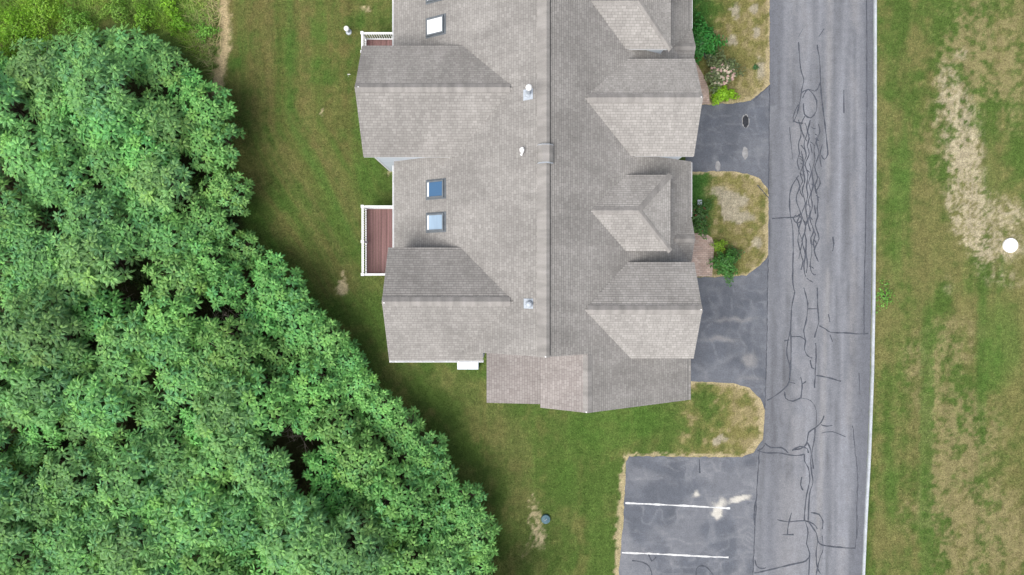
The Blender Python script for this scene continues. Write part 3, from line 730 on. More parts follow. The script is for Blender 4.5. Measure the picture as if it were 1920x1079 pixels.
# skylights (lie on the west slope)
ang = math.atan(PITCH)
def skylight(px, Y, glass):
    X = -3.67; t = Matrix.Translation((X, Y, zW(X))) @ Matrix.Rotation(-ang, 4, 'Y')
    T = lambda x, y, z_: tuple(t @ Vector((x, y, z_)))
    def bx(m_, a, b):
        x0, y0, z0 = a; x1, y1, z1 = b
        c = [(x0,y0,z0),(x1,y0,z0),(x1,y1,z0),(x0,y1,z0),(x0,y0,z1),(x1,y0,z1),(x1,y1,z1),(x0,y1,z1)]
        for q in ((3,2,1,0),(4,5,6,7),(0,1,5,4),(1,2,6,5),(2,3,7,6),(3,0,4,7)): m_.poly([T(*c[i]) for i in q])
    hx, hy, fw, h = .53, .42, .075, .13
    m_ = MB()
    bx(m_, (-hx,-hy,-.05), (-hx+fw,hy,h)); bx(m_, (hx-fw,-hy,-.05), (hx,hy,h))
    bx(m_, (-hx+fw,-hy,-.05), (hx-fw,-hy+fw,h)); bx(m_, (-hx+fw,hy-fw,-.05), (hx-fw,hy,h))
    o = m_.build('skylight', M['frame'], house)
    g_ = MB(); bx(g_, (-hx+fw,-hy+fw,.02), (hx-fw,hy-fw,h-.03)); g_.build('pane', M[glass], o)
    s_ = MB(); bx(s_, (-hx+fw,-hy+fw,h-.029), (-hx+fw+.09,hy-fw,h-.016)); s_.build('sill', M['trim'], o)
    f_ = MB(); bx(f_, (-hx-.07,-hy-.07,.003), (hx+.09,hy+.07,.04)); f_.build('flashing', M['frame'], o)
for Y, gl in ((4.49, 'glass_dark'), (2.89, 'glass_pale'), (12.35, 'glass_white'), (14.0, 'glass_dark')): skylight(0, Y, gl)

# roof vents
def vent_ball(x, y, h, r):
    m_ = MB(); z0 = zW(x)
    m_.poly([(x-.22,y-.26,zW(x-.22)+.05),(x+.2,y-.26,zW(x+.2)+.05),(x+.2,y+.22,zW(x+.2)+.05),(x-.22,y+.22,zW(x-.22)+.05)])
    m_.lathe([(.17,-.1),(.15,.12),(.085,.2),(.085,h)], (x,y,z0), 16)
    o = m_.build('roof_vent', M['metal'], house)
    m_ = MB(); m_.lathe([(.1,h),(r,h+.07),(r*1.05,h+.14),(r*.75,h+.26),(r*.3,h+.31),(0,h+.32)], (x,y,z0), 16); m_.build('cap', M['whitep'], o)
    return o
vent_ball(.72, 8.32, .95, .135)
x, y = .73, -.97
m_ = MB(); m_.poly([(x-.21,y-.2,zW(x-.21)+.05),(x+.2,y-.2,zW(x+.2)+.05),(x+.2,y+.24,zW(x+.2)+.05),(x-.21,y+.24,zW(x-.21)+.05)])
m_.lathe([(.14,-.1),(.13,.16),(.16,.2),(.15,.27),(.09,.34),(0,.36)], (x+.02,y,zW(x)), 16); m_.build('roof_vent', M['metal'], house)
x, y = .47, 5.9
m_ = MB(); m_.tube([(x,y,zW(x)-.05),(x,y,zW(x)+.28),(x+.02,y-.06,zW(x)+.36),(x-.03,y-.2,zW(x)+.34),(x-.05,y-.26,zW(x)+.22)], .055, 8)
m_.lathe([(.14,-.02),(.1,.06),(.06,.1)], (x,y,zW(x)), 12); m_.build('vent_pipe', M['whitep'], house)
# shingled hump on the ridge
m_ = MB(); y0, y1 = 5.2, 5.98
pr = [(XR-.40,ZR-.32),(XR-.36,ZR+.02),(XR-.18,ZR+.20),(XR+.12,ZR+.20),(XR+.28,ZR+.02),(XR+.32,ZR-.30)]
m_.prism(pr, 'y', y0, y1); hump = m_.build('ridge_box', M['cap'], house)
for yy in (y0-.012, y1-.01):
    m_ = MB(); m_.prism([(u*1.02-XR*.02, z_+.012) for u, z_ in pr], 'y', yy, yy+.022); m_.build('end_flange', M['metal'], hump)

for (x, y, z_) in ((XR, -3.2, ZR+.09), (3.44, -5.9, zb+.06), (8.55, -1.25, 6.69+.06), (8.55, 8.33, 6.69+.06), (-7.0, 8.73, 6.96), (-5.8, -.87, 6.96)):
    m_ = MB()
    for k in range(1):
        cx, cy, r_ = x+random.gauss(0, .05), y+random.gauss(0, .05), random.uniform(.025, .035)
        m_.lathe([(r_, -.12), (r_*1.1, -.01), (r_*.5, .015), (0, .02)], (cx, cy, z_-.63*max(abs(cx-x) if abs(x-XR) < 3 else 0, 0)*.5), 6)
    m_.build('flashing', M['whitep'], house)

# ------------------------------------------------------------------ decks
def deck(X0, X1, Y0, Y1, zd, label, board_gap=.012):
    o = empty('deck', (X0, (Y0+Y1)/2, 0)); tag(o, label, 'deck', 'rear decks of the house')
    L = lambda m_, nm, mt: (m_.build(nm, mt, o), )[0]
    off = Vector((X0, (Y0+Y1)/2, 0))
    def done(m_, nm, mt, par=None):
        m_.v = [tuple(Vector(v)-off) for v in m_.v]; return m_.build(nm, mt, par or o)
    m_ = MB(); x = X0+.08; k = 0
    while x < X1:
        m_.box((x, Y0+.06, zd-.035), (min(x+.138, X1), Y1-.06, zd+random.uniform(-.002, .002))); x += .15; k += 1
    done(m_, 'board_floor', M['deck'])
    m_ = MB(); m_.box((X0+.05, Y0+.03, zd-.25), (X0+.079, Y1-.03, zd-.01)); m_.box((X0+.079, Y0+.03, zd-.25), (X1, Y0+.058, zd-.01)); m_.box((X0+.079, Y1-.058, zd-.25), (X1, Y1-.03, zd-.01))
    m_.box((X0+.12, Y0+.1, zd-.2), (X0+.2, Y1-.1, zd-.045)); done(m_, 'rim_joist', M['deck'])
    for py_ in (Y0+.07, (Y0+Y1)/2-.05, Y1-.07):
        m_ = MB(); m_.box((X0-.02, py_-.055, 0), (X0+.09, py_+.055, zd+1.0)); m_.box((X0-.04, py_-.075, zd+1.0), (X0+.11, py_+.075, zd+1.03)); done(m_, 'post', M['trim'])
    def rail(horizontal, a0, a1, c):
        m_ = MB()
        bx = (lambda u0, u1, w0, w1, z0, z1: m_.box((u0, c+w0, z0), (u1, c+w1, z1))) if horizontal else (lambda u0, u1, w0, w1, z0, z1: m_.box((c+w0, u0, z0), (c+w1, u1, z1)))
        bx(a0, a1, -.05, .05, zd+.90, zd+.96); r_ = done(m_, 'handrail', M['trim'])
        m_ = MB(); bx = (lambda u0, u1, w0, w1, z0, z1: m_.box((u0, c+w0, z0), (u1, c+w1, z1))) if horizontal else (lambda u0, u1, w0, w1, z0, z1: m_.box((c+w0, u0, z0), (c+w1, u1, z1)))
        u = a0+.1
        while u < a1-.05: bx(u, u+.035, -.018, .018, zd+.14, zd+.90); u += .125
        bx(a0, a1, -.03, .03, zd+.08, zd+.14); done(m_, 'baluster_row', M['trim'], r_)
    ym = (Y0+Y1)/2-.05
    rail(False, Y0+.125, ym-.055, X0+.035); rail(False, ym+.055, Y1-.125, X0+.035)
    rail(True, X0+.09, X1, Y1-.07); rail(True, X0+.09, X1, Y0+.07)
    return o
deck(-7.80, -5.51, .33, 4.0, 1.15, 'red-brown deck with white railing between the skylights and the southern rear wing')
deck(-7.80, -5.51, 11.0, 12.98, 1.15, 'red-brown deck with white railing showing its balusters at the top of the picture')

# cellar hatch by the rear wing
p = P(877, 684, .45)
o = empty('cellar_hatch', (p.x, -4.22, 0)); tag(o, 'pale steel cellar hatch with two doors under the rear wing gutter', 'cellar hatch')
m_ = MB(); m_.prism([(-.54,0),(.56,0),(.56,.664),(-.54,.322)], 'x', -.58, .58); m_.build('frame', M['siding'], o)
for s in (-1, 1):
    m_ = MB(); a, b = sorted((s*.012, s*.56)); zf = lambda y: .62-(.42-y)*.311+.004
    m_.poly([(a,-.55,zf(-.55)),(b,-.55,zf(-.55)),(b,.42,zf(.42)),(a,.42,zf(.42))])
    m_.poly([(a,-.55,zf(-.55)+.03),(b,-.55,zf(-.55)+.03),(b,.42,zf(.42)+.03),(a,.42,zf(.42)+.03)])
    for q in (((a,-.55),(b,-.55)), ((b,-.55),(b,.42)), ((b,.42),(a,.42)), ((a,.42),(a,-.55))):
        (xa,ya),(xb_,yb) = q; m_.poly([(xa,ya,zf(ya)),(xb_,yb,zf(yb)),(xb_,yb,zf(yb)+.03),(xa,ya,zf(ya)+.03)])
    dl = m_.build('door', M['siding'], o)
    if s < 0: m_ = MB(); m_.box((-.07,-.02,zf(0)+.031),(-.02,.1,zf(.1)+.06)); m_.build('handle', M['dark'], dl)

# ------------------------------------------------------------------ small things on the lawns
p = P(1893, 461)
o = empty('round_cover', p); tag(o, 'large white round utility cover on bare soil of the right lawn', 'manhole cover')
m_ = MB(); m_.lathe([(.40,0),(.40,.10),(.37,.13),(.30,.14)], n=28); m_.build('rim', M['whitep'], o)
m_ = MB(); m_.lathe([(.30,.139),(.2,.15),(0,.155)], n=28); m_.build('lid', M['whitep'], o)
p = P(1023, 973)
o = empty('septic_lid', p); tag(o, 'dark teal round septic riser lid beside a worn patch of lawn', 'septic lid')
m_ = MB(); m_.lathe([(.25,0),(.25,.16),(.23,.18),(.20,.18)], n=24); m_.build('riser', M['teal'], o)
m_ = MB(); m_.lathe([(.20,.175),(.1,.19),(0,.195)], n=24); l_ = m_.build('lid', M['teal'], o)
m_ = MB(); m_.tube([(-.06,-.06,.18),(-.05,-.03,.24),(.03,.03,.24),(.05,.05,.18)], .02, 6); m_.build('handle', M['metal'], l_)
p = P(654, 61)
o = empty('vent_post', p); tag(o, 'short white capped pipe standing in the grass near the upper deck', 'pipe')
m_ = MB(); m_.lathe([(.17,0),(.15,.05),(.075,.07),(.075,.5),(.0,.5)], n=16); m_.build('pipe', M['metal'], o)
m_ = MB(); m_.lathe([(.13,.47),(.14,.55),(.10,.62),(0,.64)], n=16); m_.build('cap', M['whitep'], o)
p = P(654, 145)
o = empty('marker_flag', p); tag(o, 'tiny white marker flag on a wire left of the upper rear wing', 'flag')
m_ = MB(); m_.tube([(0,0,0),(.02,.02,.45)], .008, 5); m_.build('wire', M['metal'], o)
m_ = MB(); m_.box((.02,.015,.32),(.17,.022,.44)); m_.build('flag', M['whitep'], o)
p = P(1311, 381)
o = empty('utility_box', p); tag(o, 'small pale blue plastic ground box beside the house on the middle island', 'utility box')
m_ = MB(); m_.box((-.10,-.13,0),(.10,.13,.10)); m_.build('body', M['siding'], o)
m_ = MB(); m_.box((-.115,-.145,.10),(.115,.145,.125)); m_.build('lid', M['siding'], o)

# ------------------------------------------------------------------ foliage builders
def frame_from(d):
    d = np.asarray(d, float); d = d/np.linalg.norm(d)
    a = np.cross(d, (0, 0, 1)); na = np.linalg.norm(a)
    a = a/na if na > 1e-4 else np.array((1., 0, 0))
    return d, a, np.cross(a, d)

def leaf_quads(base, d, up, L, npair, lw, ll, droop, V, C, col, tipc):
    """one pinnate leaf: leaflet diamonds in pairs along an arching midrib"""
    d = d/np.linalg.norm(d); side = np.cross(d, up); side /= np.linalg.norm(side)+1e-9; up = np.cross(side, d)
    t = np.linspace(.16, .96, npair)
    mid = base+d*(L*t)[:, None]-np.array((0, 0, 1.))*(droop*L*t*t)[:, None]
    tg = d[None, :]-np.array((0, 0, 1.))*(2*droop*t)[:, None]
    tg /= np.linalg.norm(tg, axis=1)[:, None]
    env = np.sin(np.pi*(.18+.74*t))**.7
    for s in (-1, 1):
        ang = .95-.35*t
        ld = tg*np.cos(ang)[:, None]+side*(s*np.sin(ang))[:, None]-up*.12
        ld += rng.normal(0, .07, ld.shape)
        le = (ll*env)[:, None]
        wv = np.cross(ld, up); wv /= np.linalg.norm(wv, axis=1)[:, None]+1e-9
        a = mid; c = mid+ld*le; m = mid+ld*le*.45
        h = (lw*env)[:, None]*.5
        q = np.stack([a, m+wv*h, c-up*(.15*ll), m-wv*h], 1).reshape(-1, 3)
        V.append(q)
        k = rng.uniform(.85, 1.15, (npair, 1))
        cc = (col[None, :]*(1-.5*t[:, None])+tipc[None, :]*.5*t[:, None])*k
        C.append(np.repeat(cc, 4, 0))

def rosette(c, axis, n, L, npair, lw, ll, col, V, C):
    d, a, b = frame_from(axis)
    ph = rng.uniform(0, 6.28)
    for i in range(n):
        f = i/(n-1)
        az = ph+i*2.399+rng.normal(0, .15)
        el = R(60)*(1-f)**1.2+R(-18)*f+rng.normal(0, .12)
        rad = a*math.cos(az)+b*math.sin(az)
        dd = rad*math.cos(el)+d*math.sin(el)
        ln = L*(.45+.6*min(1, f*1.5))*rng.uniform(.85, 1.12)
        young = (1-f)**2
        cl = col*(1-.7*young)+np.array((.30, .58, .16))*.7*young
        cl = cl*rng.uniform(.85, 1.12)
        leaf_quads(np.asarray(c)+rad*.02, dd, d, ln, npair, lw, ll*(.6+.4*min(1, f*1.5)), rng.uniform(.12, .38), V, C, cl, cl*np.array((1.12, 1.05, .9)))

def make_sumac(seed, r, h, broad, col):
    """returns (crown mesh, trunk mesh)"""
    global rng
    rng = np.random.default_rng(seed)
    V = []; C = []; tips = []
    n = int(17*r*r)
    for k in range(n):
        rho = r*math.sqrt((k+.5)/n)*rng.uniform(.93, 1.05); a = k*2.399+rng.normal(0, .25)
        x, y = rho*math.cos(a), rho*math.sin(a)
        zc = h-.42*(rho/r)**2*r*1.1-rng.uniform(0, .55)
        tips.append((x, y, zc, rho/r))
    for k in range(int(n*.35)):
        rho = r*rng.uniform(.3, 1.05); a = rng.uniform(0, 6.28)
        tips.append((rho*math.cos(a), rho*math.sin(a), h-r*.5-.5-rng.uniform(.1, .9), rho/r))
    for x, y, zc, q in tips:
        ax = np.array((x/r*.75, y/r*.75, 1.0))+rng.normal(0, .16, 3)
        t = rng.random()
        cl = np.array(col)*rng.uniform(.70, 1.25)
        if t < .10: cl = cl*np.array((1.35, 1.15, .9))
        elif t < .3: cl = cl*np.array((.8, .92, 1.15))
        if broad: rosette((x, y, zc), ax, 15, rng.uniform(.30, .40), 7, .060, .098, cl, V, C)
        else: rosette((x, y, zc), ax, 15, rng.uniform(.36, .47), 10, .036, .105, cl, V, C)
    V = np.concatenate(V); C = np.concatenate(C)
    cm = quick_mesh('sumac_crown', V, np.arange(len(V)), 4, M['leaf'], C)
    t = MB(); forks = []
    nst = rng.integers(3, 5)
    for k in range(nst):
        a = 6.28*k/nst+rng.uniform(-.4, .4); fr = r*rng.uniform(.28, .45)
        f = (fr*math.cos(a), fr*math.sin(a), h*rng.uniform(.5, .62)); forks.append(f)
        t.tube([(0, 0, -.05), (f[0]*.25, f[1]*.25, h*.22), f], [.075, .06, .042], 6, 0, False)
    for x, y, zc, q in tips:
        f = min(forks, key=lambda g: (g[0]-x)**2+(g[1]-y)**2)
        m = ((f[0]+x)/2+rng.normal(0, .06), (f[1]+y)/2+rng.normal(0, .06), f[2]+(zc-f[2])*.38)
        t.tube([f, m, (x, y, zc)], [.032, .024, .014], 4, 0, False)
    me = bpy.data.meshes.new('sumac_trunk'); me.from_pydata(t.v, [], t.f); me.materials.append(M['bark'])
    return cm, me

COLS = [(.130, .368, .098), (.142, .376, .102), (.138, .360, .122), (.162, .376, .136)]
broadv = [make_sumac(100+i, r, h, True, COLS[i % 2]) for i, (r, h) in enumerate([(1.15, 3.3), (1.4, 3.8), (1.25, 3.5), (1.55, 4.2)])]
fernv = [make_sumac(200+i, r, h, False, COLS[2+i % 2]) for i, (r, h) in enumerate([(1.3, 4.0), (1.55, 4.6), (1.4, 4.3), (1.7, 5.0), (1.2, 3.7)])]
rng = np.random.default_rng(5)

GAPS = [(90,243,.9),(22,312,.8),(215,345,.6),(272,395,.5),(155,420,.7),(150,455,.6),(275,510,.9),(285,545,.7),(432,592,.8),(462,600,.7),(440,465,.6),(250,575,.6),(225,665,.7),
        (310,690,.6),(345,720,.6),(203,905,.8),(430,890,.8),(560,805,.8),(170,745,.6),(165,830,.6),(290,930,.7),(345,1010,.7),(520,1010,.6),(110,990,.9),(400,975,.5),(30,1050,.7),(85,500,.5),(40,700,.5),(545,880,.4)]
gapw = [(P(x, y, 1.5), r*.7) for x, y, r in GAPS]
TW = [P(x, y, 2.8) for x, y in THICKET]
tw = [(p.x, p.y) for p in TW]
edge_line = [(p.x, p.y) for p in [P(x, y, 2.8) for x, y in THICKET[1:-2]]]
trees = []
def okp(x, y, dmin):
    return all((x-t[0])**2+(y-t[1])**2 > (dmin*(1 if t[2] else 1))**2 for t in trees)
# edge row first
L = 0; ed = []
for (x0, y0), (x1, y1) in zip(edge_line, edge_line[1:]):
    n = max(1, int(math.hypot(x1-x0, y1-y0)/.12))
    for k in range(n): ed.append((x0+(x1-x0)*k/n, y0+(y1-y0)*k/n, x1-x0, y1-y0))
for ex, ey, dx, dy in ed:
    l = math.hypot(dx, dy); nx_, ny_ = dy/l, -dx/l           # outward = right of travel; go inward
    x, y = ex-nx_*-1.3, ey-ny_*-1.3
    if not inside(np.array([x]), np.array([y]), tw)[0]: x, y = ex-nx_*1.3, ey-ny_*1.3
    if inside(np.array([x]), np.array([y]), tw)[0] and okp(x, y, 1.55): trees.append((x, y, True))
for k in range(30000):
    x, y = rng.uniform(-28.5, 0), rng.uniform(-16.8, 14)
    if not inside(np.array([x]), np.array([y]), tw)[0]: continue
    if pdist(np.array([x]), np.array([y]), edge_line)[0] < 1.3: continue
    if any((x-g.x)**2+(y-g.y)**2 < (r+.58)**2 for g, r in gapw): continue
    if okp(x, y, 1.55): trees.append((x, y, False))
edge_no = 0
NTH = ['first', 'second', 'third', 'fourth', 'fifth', 'sixth', 'seventh', 'eighth', 'ninth', 'tenth', 'eleventh', 'twelfth', 'thirteenth', 'fourteenth', 'fifteenth', 'sixteenth', 'seventeenth', 'eighteenth', 'nineteenth', 'twentieth']
for (x, y, e) in trees:
    px, py = 960+x*37, 530-y*37
    d = pdist(np.array([x]), np.array([y]), edge_line)[0]
    broad = (d < 6.5 and px > 330 and py > 330 and rng.random() < .9) or (d < 2.5 and px > 300) or rng.random() < .08
    vi = rng.integers(0, 4 if broad else 5)
    cm, tm = (broadv if broad else fernv)[vi]
    o = empty('sumac_tree', (x, y, 0), rng.uniform(0, 6.28))
    sc = rng.uniform(.88, 1.12)*(.92 if e else 1); o.scale = (sc, sc, sc*rng.uniform(.94, 1.04)*(.84 if e else 1))
    if e:
        n = NTH[edge_no % 20]; tail = 'top edge' if py < 140 else ('lawn edge' if edge_no < 60 else 'lower edge')
        kind_ = 'broad-leaved' if broad else 'fern-leaved'
        lab = f'{kind_} green sumac, {n} tree along the thicket {tail} counted from the top left' if edge_no < 20 else f'{kind_} green sumac, {NTH[(edge_no-20) % 20]} of the lower lawn edge row past the upper bend'
        edge_no += 1
    elif px < 60: lab = 'fern-leaved sumac at the left picture border inside the dense thicket' if not broad else 'broad-leaved sumac at the left picture border inside the dense thicket'
    elif py > 1000: lab = 'broad-leaved sumac at the bottom picture border inside the thicket' if broad else 'fern-leaved sumac at the bottom picture border inside the thicket'
    elif broad: lab = 'broad-leaved bright sumac packed behind the lawn edge row of the thicket'
    elif py < 400: lab = 'fern-leaved sumac packed in the upper half of the thicket interior'
    else: lab = 'fern-leaved sumac packed in the lower half of the thicket interior'
    tag(o, lab, 'tree', 'sumac trees of the thicket')
    link('trunk', tm, o); link('crown', cm, o)
print('TREES', len(trees), 'edge', edge_no)

# ---- shrubs
def shrub(name, px, py, r, h, col, leaf, n, label, sq=1.0, flowers=None, group=None, aspect=1.6, zc=.55, lumpy=1.6):
    p = P(px, py, h*.5); o = empty(name, (p.x, p.y, 0)); tag(o, label, 'shrub', group)
    th = rng.uniform(0, 6.283, n); u = rng.uniform(-.35, 1, n); rr = rng.uniform(.3, 1.12, n)**.7
    lump = 1+lumpy*(.2*np.sin(3*th+rng.uniform(0, 6))+.12*np.sin(7*th+rng.uniform(0, 6)))
    s = np.sqrt(1-u*u)
    c = np.stack([r*rr*s*np.cos(th)*lump, r*sq*rr*s*np.sin(th)*lump, h*zc+h*(1-zc)*rr*u], 1)
    nrm = np.stack([s*np.cos(th), s*np.sin(th), u+.5], 1)+rng.normal(0, .5, (n, 3)); nrm /= np.linalg.norm(nrm, axis=1)[:, None]
    t = np.cross(nrm, rng.normal(0, 1, (n, 3))); t /= np.linalg.norm(t, axis=1)[:, None]; b = np.cross(nrm, t)
    ls = leaf*rng.uniform(.6, 1.25, (n, 1))
    V = np.stack([c-t*ls*.5*aspect, c+b*ls*.4, c+t*ls*.5*aspect, c-b*ls*.4], 1).reshape(-1, 3)
    V[:, 2] = np.maximum(V[:, 2], .02)
    cc = 1.7*np.array(col)[None, :]*rng.uniform(.6, 1.4, (n, 1))*np.array([1, 1, 1])+rng.normal(0, .006, (n, 3))
    C = np.repeat(np.clip(cc, .005, 1), 4, 0)
    link('foliage', quick_mesh('foliage', V, np.arange(len(V)), 4, M['shrub'], C), o)
    m_ = MB()
    for k in range(7):
        a = 6.28*k/7; m_.tube([(0, 0, -.02), (r*.2*math.cos(a), r*.2*sq*math.sin(a), h*.35), (r*.6*math.cos(a), r*.6*sq*math.sin(a), h*.75)], [.022, .018, .008], 5)
    m_.build('stem', M['bark'], o)
    if flowers:
        nf, fc, fs, cx, cy = flowers
        a = rng.uniform(0, 6.28, nf); q = np.sqrt(rng.random(nf))
        c = np.stack([cx+r*.75*q*np.cos(a), cy+r*.75*q*np.sin(a), np.full(nf, h)*(1-.35*q*q)+.03], 1)
        Vv = []; Cc = []
        for k in range(nf):
            f_ = np.array(fc[rng.integers(0, len(fc))])
            for j in range(5):
                aa = 1.256*j; d = np.array((math.cos(aa), math.sin(aa), .25)); e_ = np.array((-math.sin(aa), math.cos(aa), 0))
                w_ = fs*rng.uniform(.7, 1.2)
                Vv.append(np.stack([c[k], c[k]+d*w_*.6+e_*w_*.35, c[k]+d*w_, c[k]+d*w_*.6-e_*w_*.35])); Cc.append(np.repeat(f_[None, :]*rng.uniform(.8, 1.1), 4, 0))
        Vv = np.concatenate(Vv); link('blossom', quick_mesh('blossom', Vv, np.arange(len(Vv)), 4, M['shrub'], np.concatenate(Cc)), o)
    return o
shrub('shrub', 1317, 78, .88, 1.3, (.028, .135, .024), .10, 2600, 'large deep green shrub against the house on the top island', 1.15)
shrub('flowering_shrub', 1352, 133, .88, 1.3, (.095, .125, .055), .10, 2200, 'olive shrub with pink and cream blossom on the top island', 1.0, (60, [(.60, .42, .38), (.62, .55, .42), (.55, .36, .34)], .085, 0, -.25))
shrub('lime_shrub', 1355, 178, .66, .8, (.13, .25, .012), .085, 1700, 'yellow-green rounded shrub in front of the flowering one by the brick path', .68)
shrub('young_plant', 1331, 106, .33, .6, (.075, .13, .11), .06, 350, 'small blue-green plant between the deep green and flowering shrubs')
shrub('young_plant', 1417, 127, .16, .2, (.03, .09, .03), .05, 140, 'tiny dark green plant alone on bare soil of the top island')
shrub('rose_shrub', 1311, 403, .62, .7, (.045, .095, .026), .07, 1100, 'low dark green shrub with red buds against the house on the middle island', 1.25, (11, [(.20, .05, .035)], .045, 0, 0))
shrub('rose_shrub', 1316, 430, .42, .5, (.05, .11, .025), .07, 600, 'small green shrub with red buds at the head of the curved brick path', 1.0, (5, [(.2, .05, .035)], .045, 0, 0))
shrub('shrub', 1360, 496, .66, 1.0, (.05, .135, .028), .085, 1800, 'rounded green shrub beside the curved brick path overhanging the driveway', 1.25)
shrub('lime_shrub', 1349, 462, .36, .5, (.13, .22, .02), .07, 500, 'small yellow-green bush at the bend of the curved brick path', 1.1)
shrub('shrub', 1376, 478, .42, .5, (.065, .12, .035), .07, 600, 'small dull green bush on the island side of the rounded green shrub', 1.0)
shrub('weed_clump', 1660, 555, .55, .16, (.09, .22, .035), .07, 330, 'bright green weed clump in the grass against the white kerb', 1.4)
for i, (a, b_, r_, h_, c_) in enumerate([(30,60,1.3,1.3,(.13,.26,.02)),(8,105,.9,1.2,(.15,.28,.02)),(75,95,.9,1.1,(.10,.23,.025)),(140,45,.9,.9,(.10,.21,.03)),(180,85,.7,.9,(.11,.24,.025)),(270,35,.6,.8,(.12,.26,.025)),
                       (318,12,.5,.7,(.12,.25,.02)),(335,45,.5,.6,(.11,.24,.02)),(385,60,.55,.5,(.11,.25,.04)),(80,20,1.0,1.0,(.13,.24,.025)),(220,20,.7,.8,(.10,.2,.03)),
                       (45,850,1.1,1.9,(.13,.24,.015)),(120,985,.9,1.2,(.10,.17,.02)),(283,560,.6,1.0,(.05,.1,.02)),(270,515,.8,.7,(.035,.07,.018)),(365,350,.6,.8,(.05,.11,.02)),(415,315,.6,.8,(.045,.11,.02)),(340,1010,.7,.9,(.04,.08,.015)),(435,635,.4,.8,(.07,.12,.015))]):
    where = ['in the top left corner', 'at the left border above the thicket', 'just above the thicket near the top left corner', 'paler one in the rough grass above the thicket', 'by the upper bend of the thicket', 'in the rough grass above the highest sumacs',
             'at the top border in the rough grass', 'below the top border one in the rough grass', 'nearest the straw line', 'at the top border near the corner', 'at the top border in mid rough grass',
             'yellowest one inside the thicket at the left border', 'among dead twigs low in the thicket', 'in the central gap of the thicket', 'darkest one in the central gap of the thicket', 'under the sumacs at the upper lawn edge', 'at the lawn edge under the bulging sumac', 'in a dark gap low in the thicket', 'olive one in the dark gap near the lawn'][i]
    shrub('wild_bush', a, b_, r_, h_, c_, .075, int(1500*r_*r_+350), f'yellow-green wild bush {where}', rng.uniform(.7, 1.4), lumpy=2.0, group='wild bushes in and above the thicket')

# ---- dead twigs in the thicket gaps
for gi, (gxp, gyp, where) in enumerate([(110,990,'low in the thicket by the left border'),(432,592,'in the dark gap near the lawn edge'),(250,575,'in the middle of the thicket'),(203,905,'in the lower left gap'),(440,670,'pale one near the lawn edge'),(225,665,'left of centre in the thicket'),(345,720,'near the centre of the lower thicket'),(560,805,'in the gap by the lower lawn edge')]):
    p = P(gxp, gyp, .8); o = empty('dead_branch', (p.x, p.y, 0)); tag(o, f'tangle of bare grey twigs {where}', 'branches', 'dead branches in the thicket gaps')
    m_ = MB()
    for k in range(26):
        a = random.uniform(0, 6.28); x = random.gauss(0, .45); y = random.gauss(0, .35); zt = random.uniform(.3, 1.9); l_ = random.uniform(.4, 1.1)
        q = Vector((x, y, zt)); d = Vector((math.cos(a), math.sin(a), random.uniform(-.5, .4)))*l_
        m_.tube([q, q+d*.5+Vector((random.gauss(0, .05), random.gauss(0, .05), .04)), q+d], [.014, .01, .004], 4)
        m_.tube([q+d*.5, q+d*.5+Vector((d.y, -d.x, .1))*.4], [.009, .004], 4)
    for k in range(4):
        a = 1.57*k; m_.tube([(random.gauss(0, .1), random.gauss(0, .1), -.03), (.25*math.cos(a), .25*math.sin(a), .8), (.5*math.cos(a), .5*math.sin(a), 1.7)], [.02, .015, .008], 4)
    m_.build('twigs', M['twig'], o)

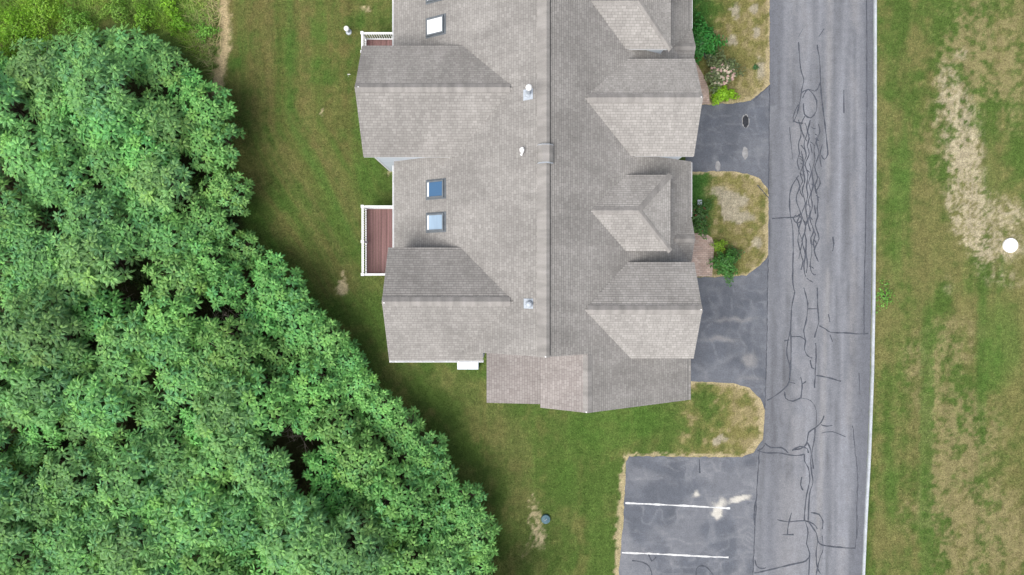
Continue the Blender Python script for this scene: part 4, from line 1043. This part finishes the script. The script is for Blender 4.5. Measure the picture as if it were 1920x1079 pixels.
# ------------------------------------------------------------------ grass
AVOID = [ROAD, DRIVE1, DRIVE2, PARKING, PATH1, PATH2]
def blades(name, X, Y, hgt, wid, lean, col, z0=0.0):
    n = len(X); a = rng.uniform(0, 6.283, n); b = rng.uniform(0, 6.283, n)
    base = np.stack([X, Y, np.full(n, z0)], 1)
    wv = np.stack([np.cos(a), np.sin(a), np.zeros(n)], 1)*(wid*rng.uniform(.7, 1.3, n))[:, None]*.5
    hh = hgt*rng.uniform(.55, 1.25, n)
    tip = base+np.stack([np.cos(b)*hh*lean, np.sin(b)*hh*lean, hh], 1)
    V = np.stack([base-wv, base+wv, tip], 1).reshape(-1, 3)
    o = link(name, quick_mesh(name, V, np.arange(3*n), 3, M['blade'], np.repeat(col, 3, 0)))
    tag(o, kind='stuff'); return o
n = 330000
X = rng.uniform(-17.5, 28.6, n); Y = rng.uniform(-16.4, 15.8, n); px, py = topx(X, Y)
keep = ~((X > -5.4) & (X < 8.0) & (Y > -3) & (Y < 20))
for pl in AVOID: keep &= ~inside(px, py, pl)
keep &= ~inside(px, py, THICKET) & ~((px > 1634+0*py-np.maximum(0, py-500)*.035) & (px < 1645-np.maximum(0, py-560)*.045))
X, Y = X[keep], Y[keep]
c = lawn_color(X, Y)*rng.uniform(.45, 1.65, (len(X), 1))
lum = c.sum(1)
hg = np.where(lum > .75, .02, .065)
blades('lawn_grass', X, Y, hg, .03, .9, c)
# tall rough grass at the top left
n = 26000
X = rng.uniform(-29, -15.6, n); Y = rng.uniform(11.0, 17, n); px, py = topx(X, Y)
keep = ~inside(px, py+15, THICKET) & (px < 411-12*sstep(60, 190, py)+rng.normal(0, 5, n))
X, Y, px, py = X[keep], Y[keep], px[keep], py[keep]
t = fbm(X*.8, Y*.8, 3, 51)
c = np.repeat(np.array([[.20, .36, .07]]), len(X), 0)
c = mix(c, (.27, .45, .065), sstep(.4, .65, t)); c = mix(c, (.27, .26, .11), .7*sstep(.55, .75, fbm(X*1.5, Y*1.5, 3, 52)))
c = mix(c, (.50, .39, .24), .85*sstep(350, 412, px+rng.normal(0, 22, len(X)))*(rng.random(len(X)) < .75))
c = c*rng.uniform(.6, 1.35, (len(X), 1))
blades('tall_grass', X, Y, np.full(len(X), .42), .03, 1.15, c)
# low leafy ground cover in the thicket
n = 9000
X = rng.uniform(-29, 0, n); Y = rng.uniform(-16.5, 13, n); px, py = topx(X, Y)
keep = inside(px, py, THICKET) & (fbm(X*.6, Y*.6, 3, 61) > .47)
X, Y = X[keep], Y[keep]
c = np.repeat(np.array([[.045, .085, .02]]), len(X), 0)*rng.uniform(.5, 1.5, (len(X), 1))
blades('undergrowth', X, Y, np.full(len(X), .22), .06, 1.1, c)
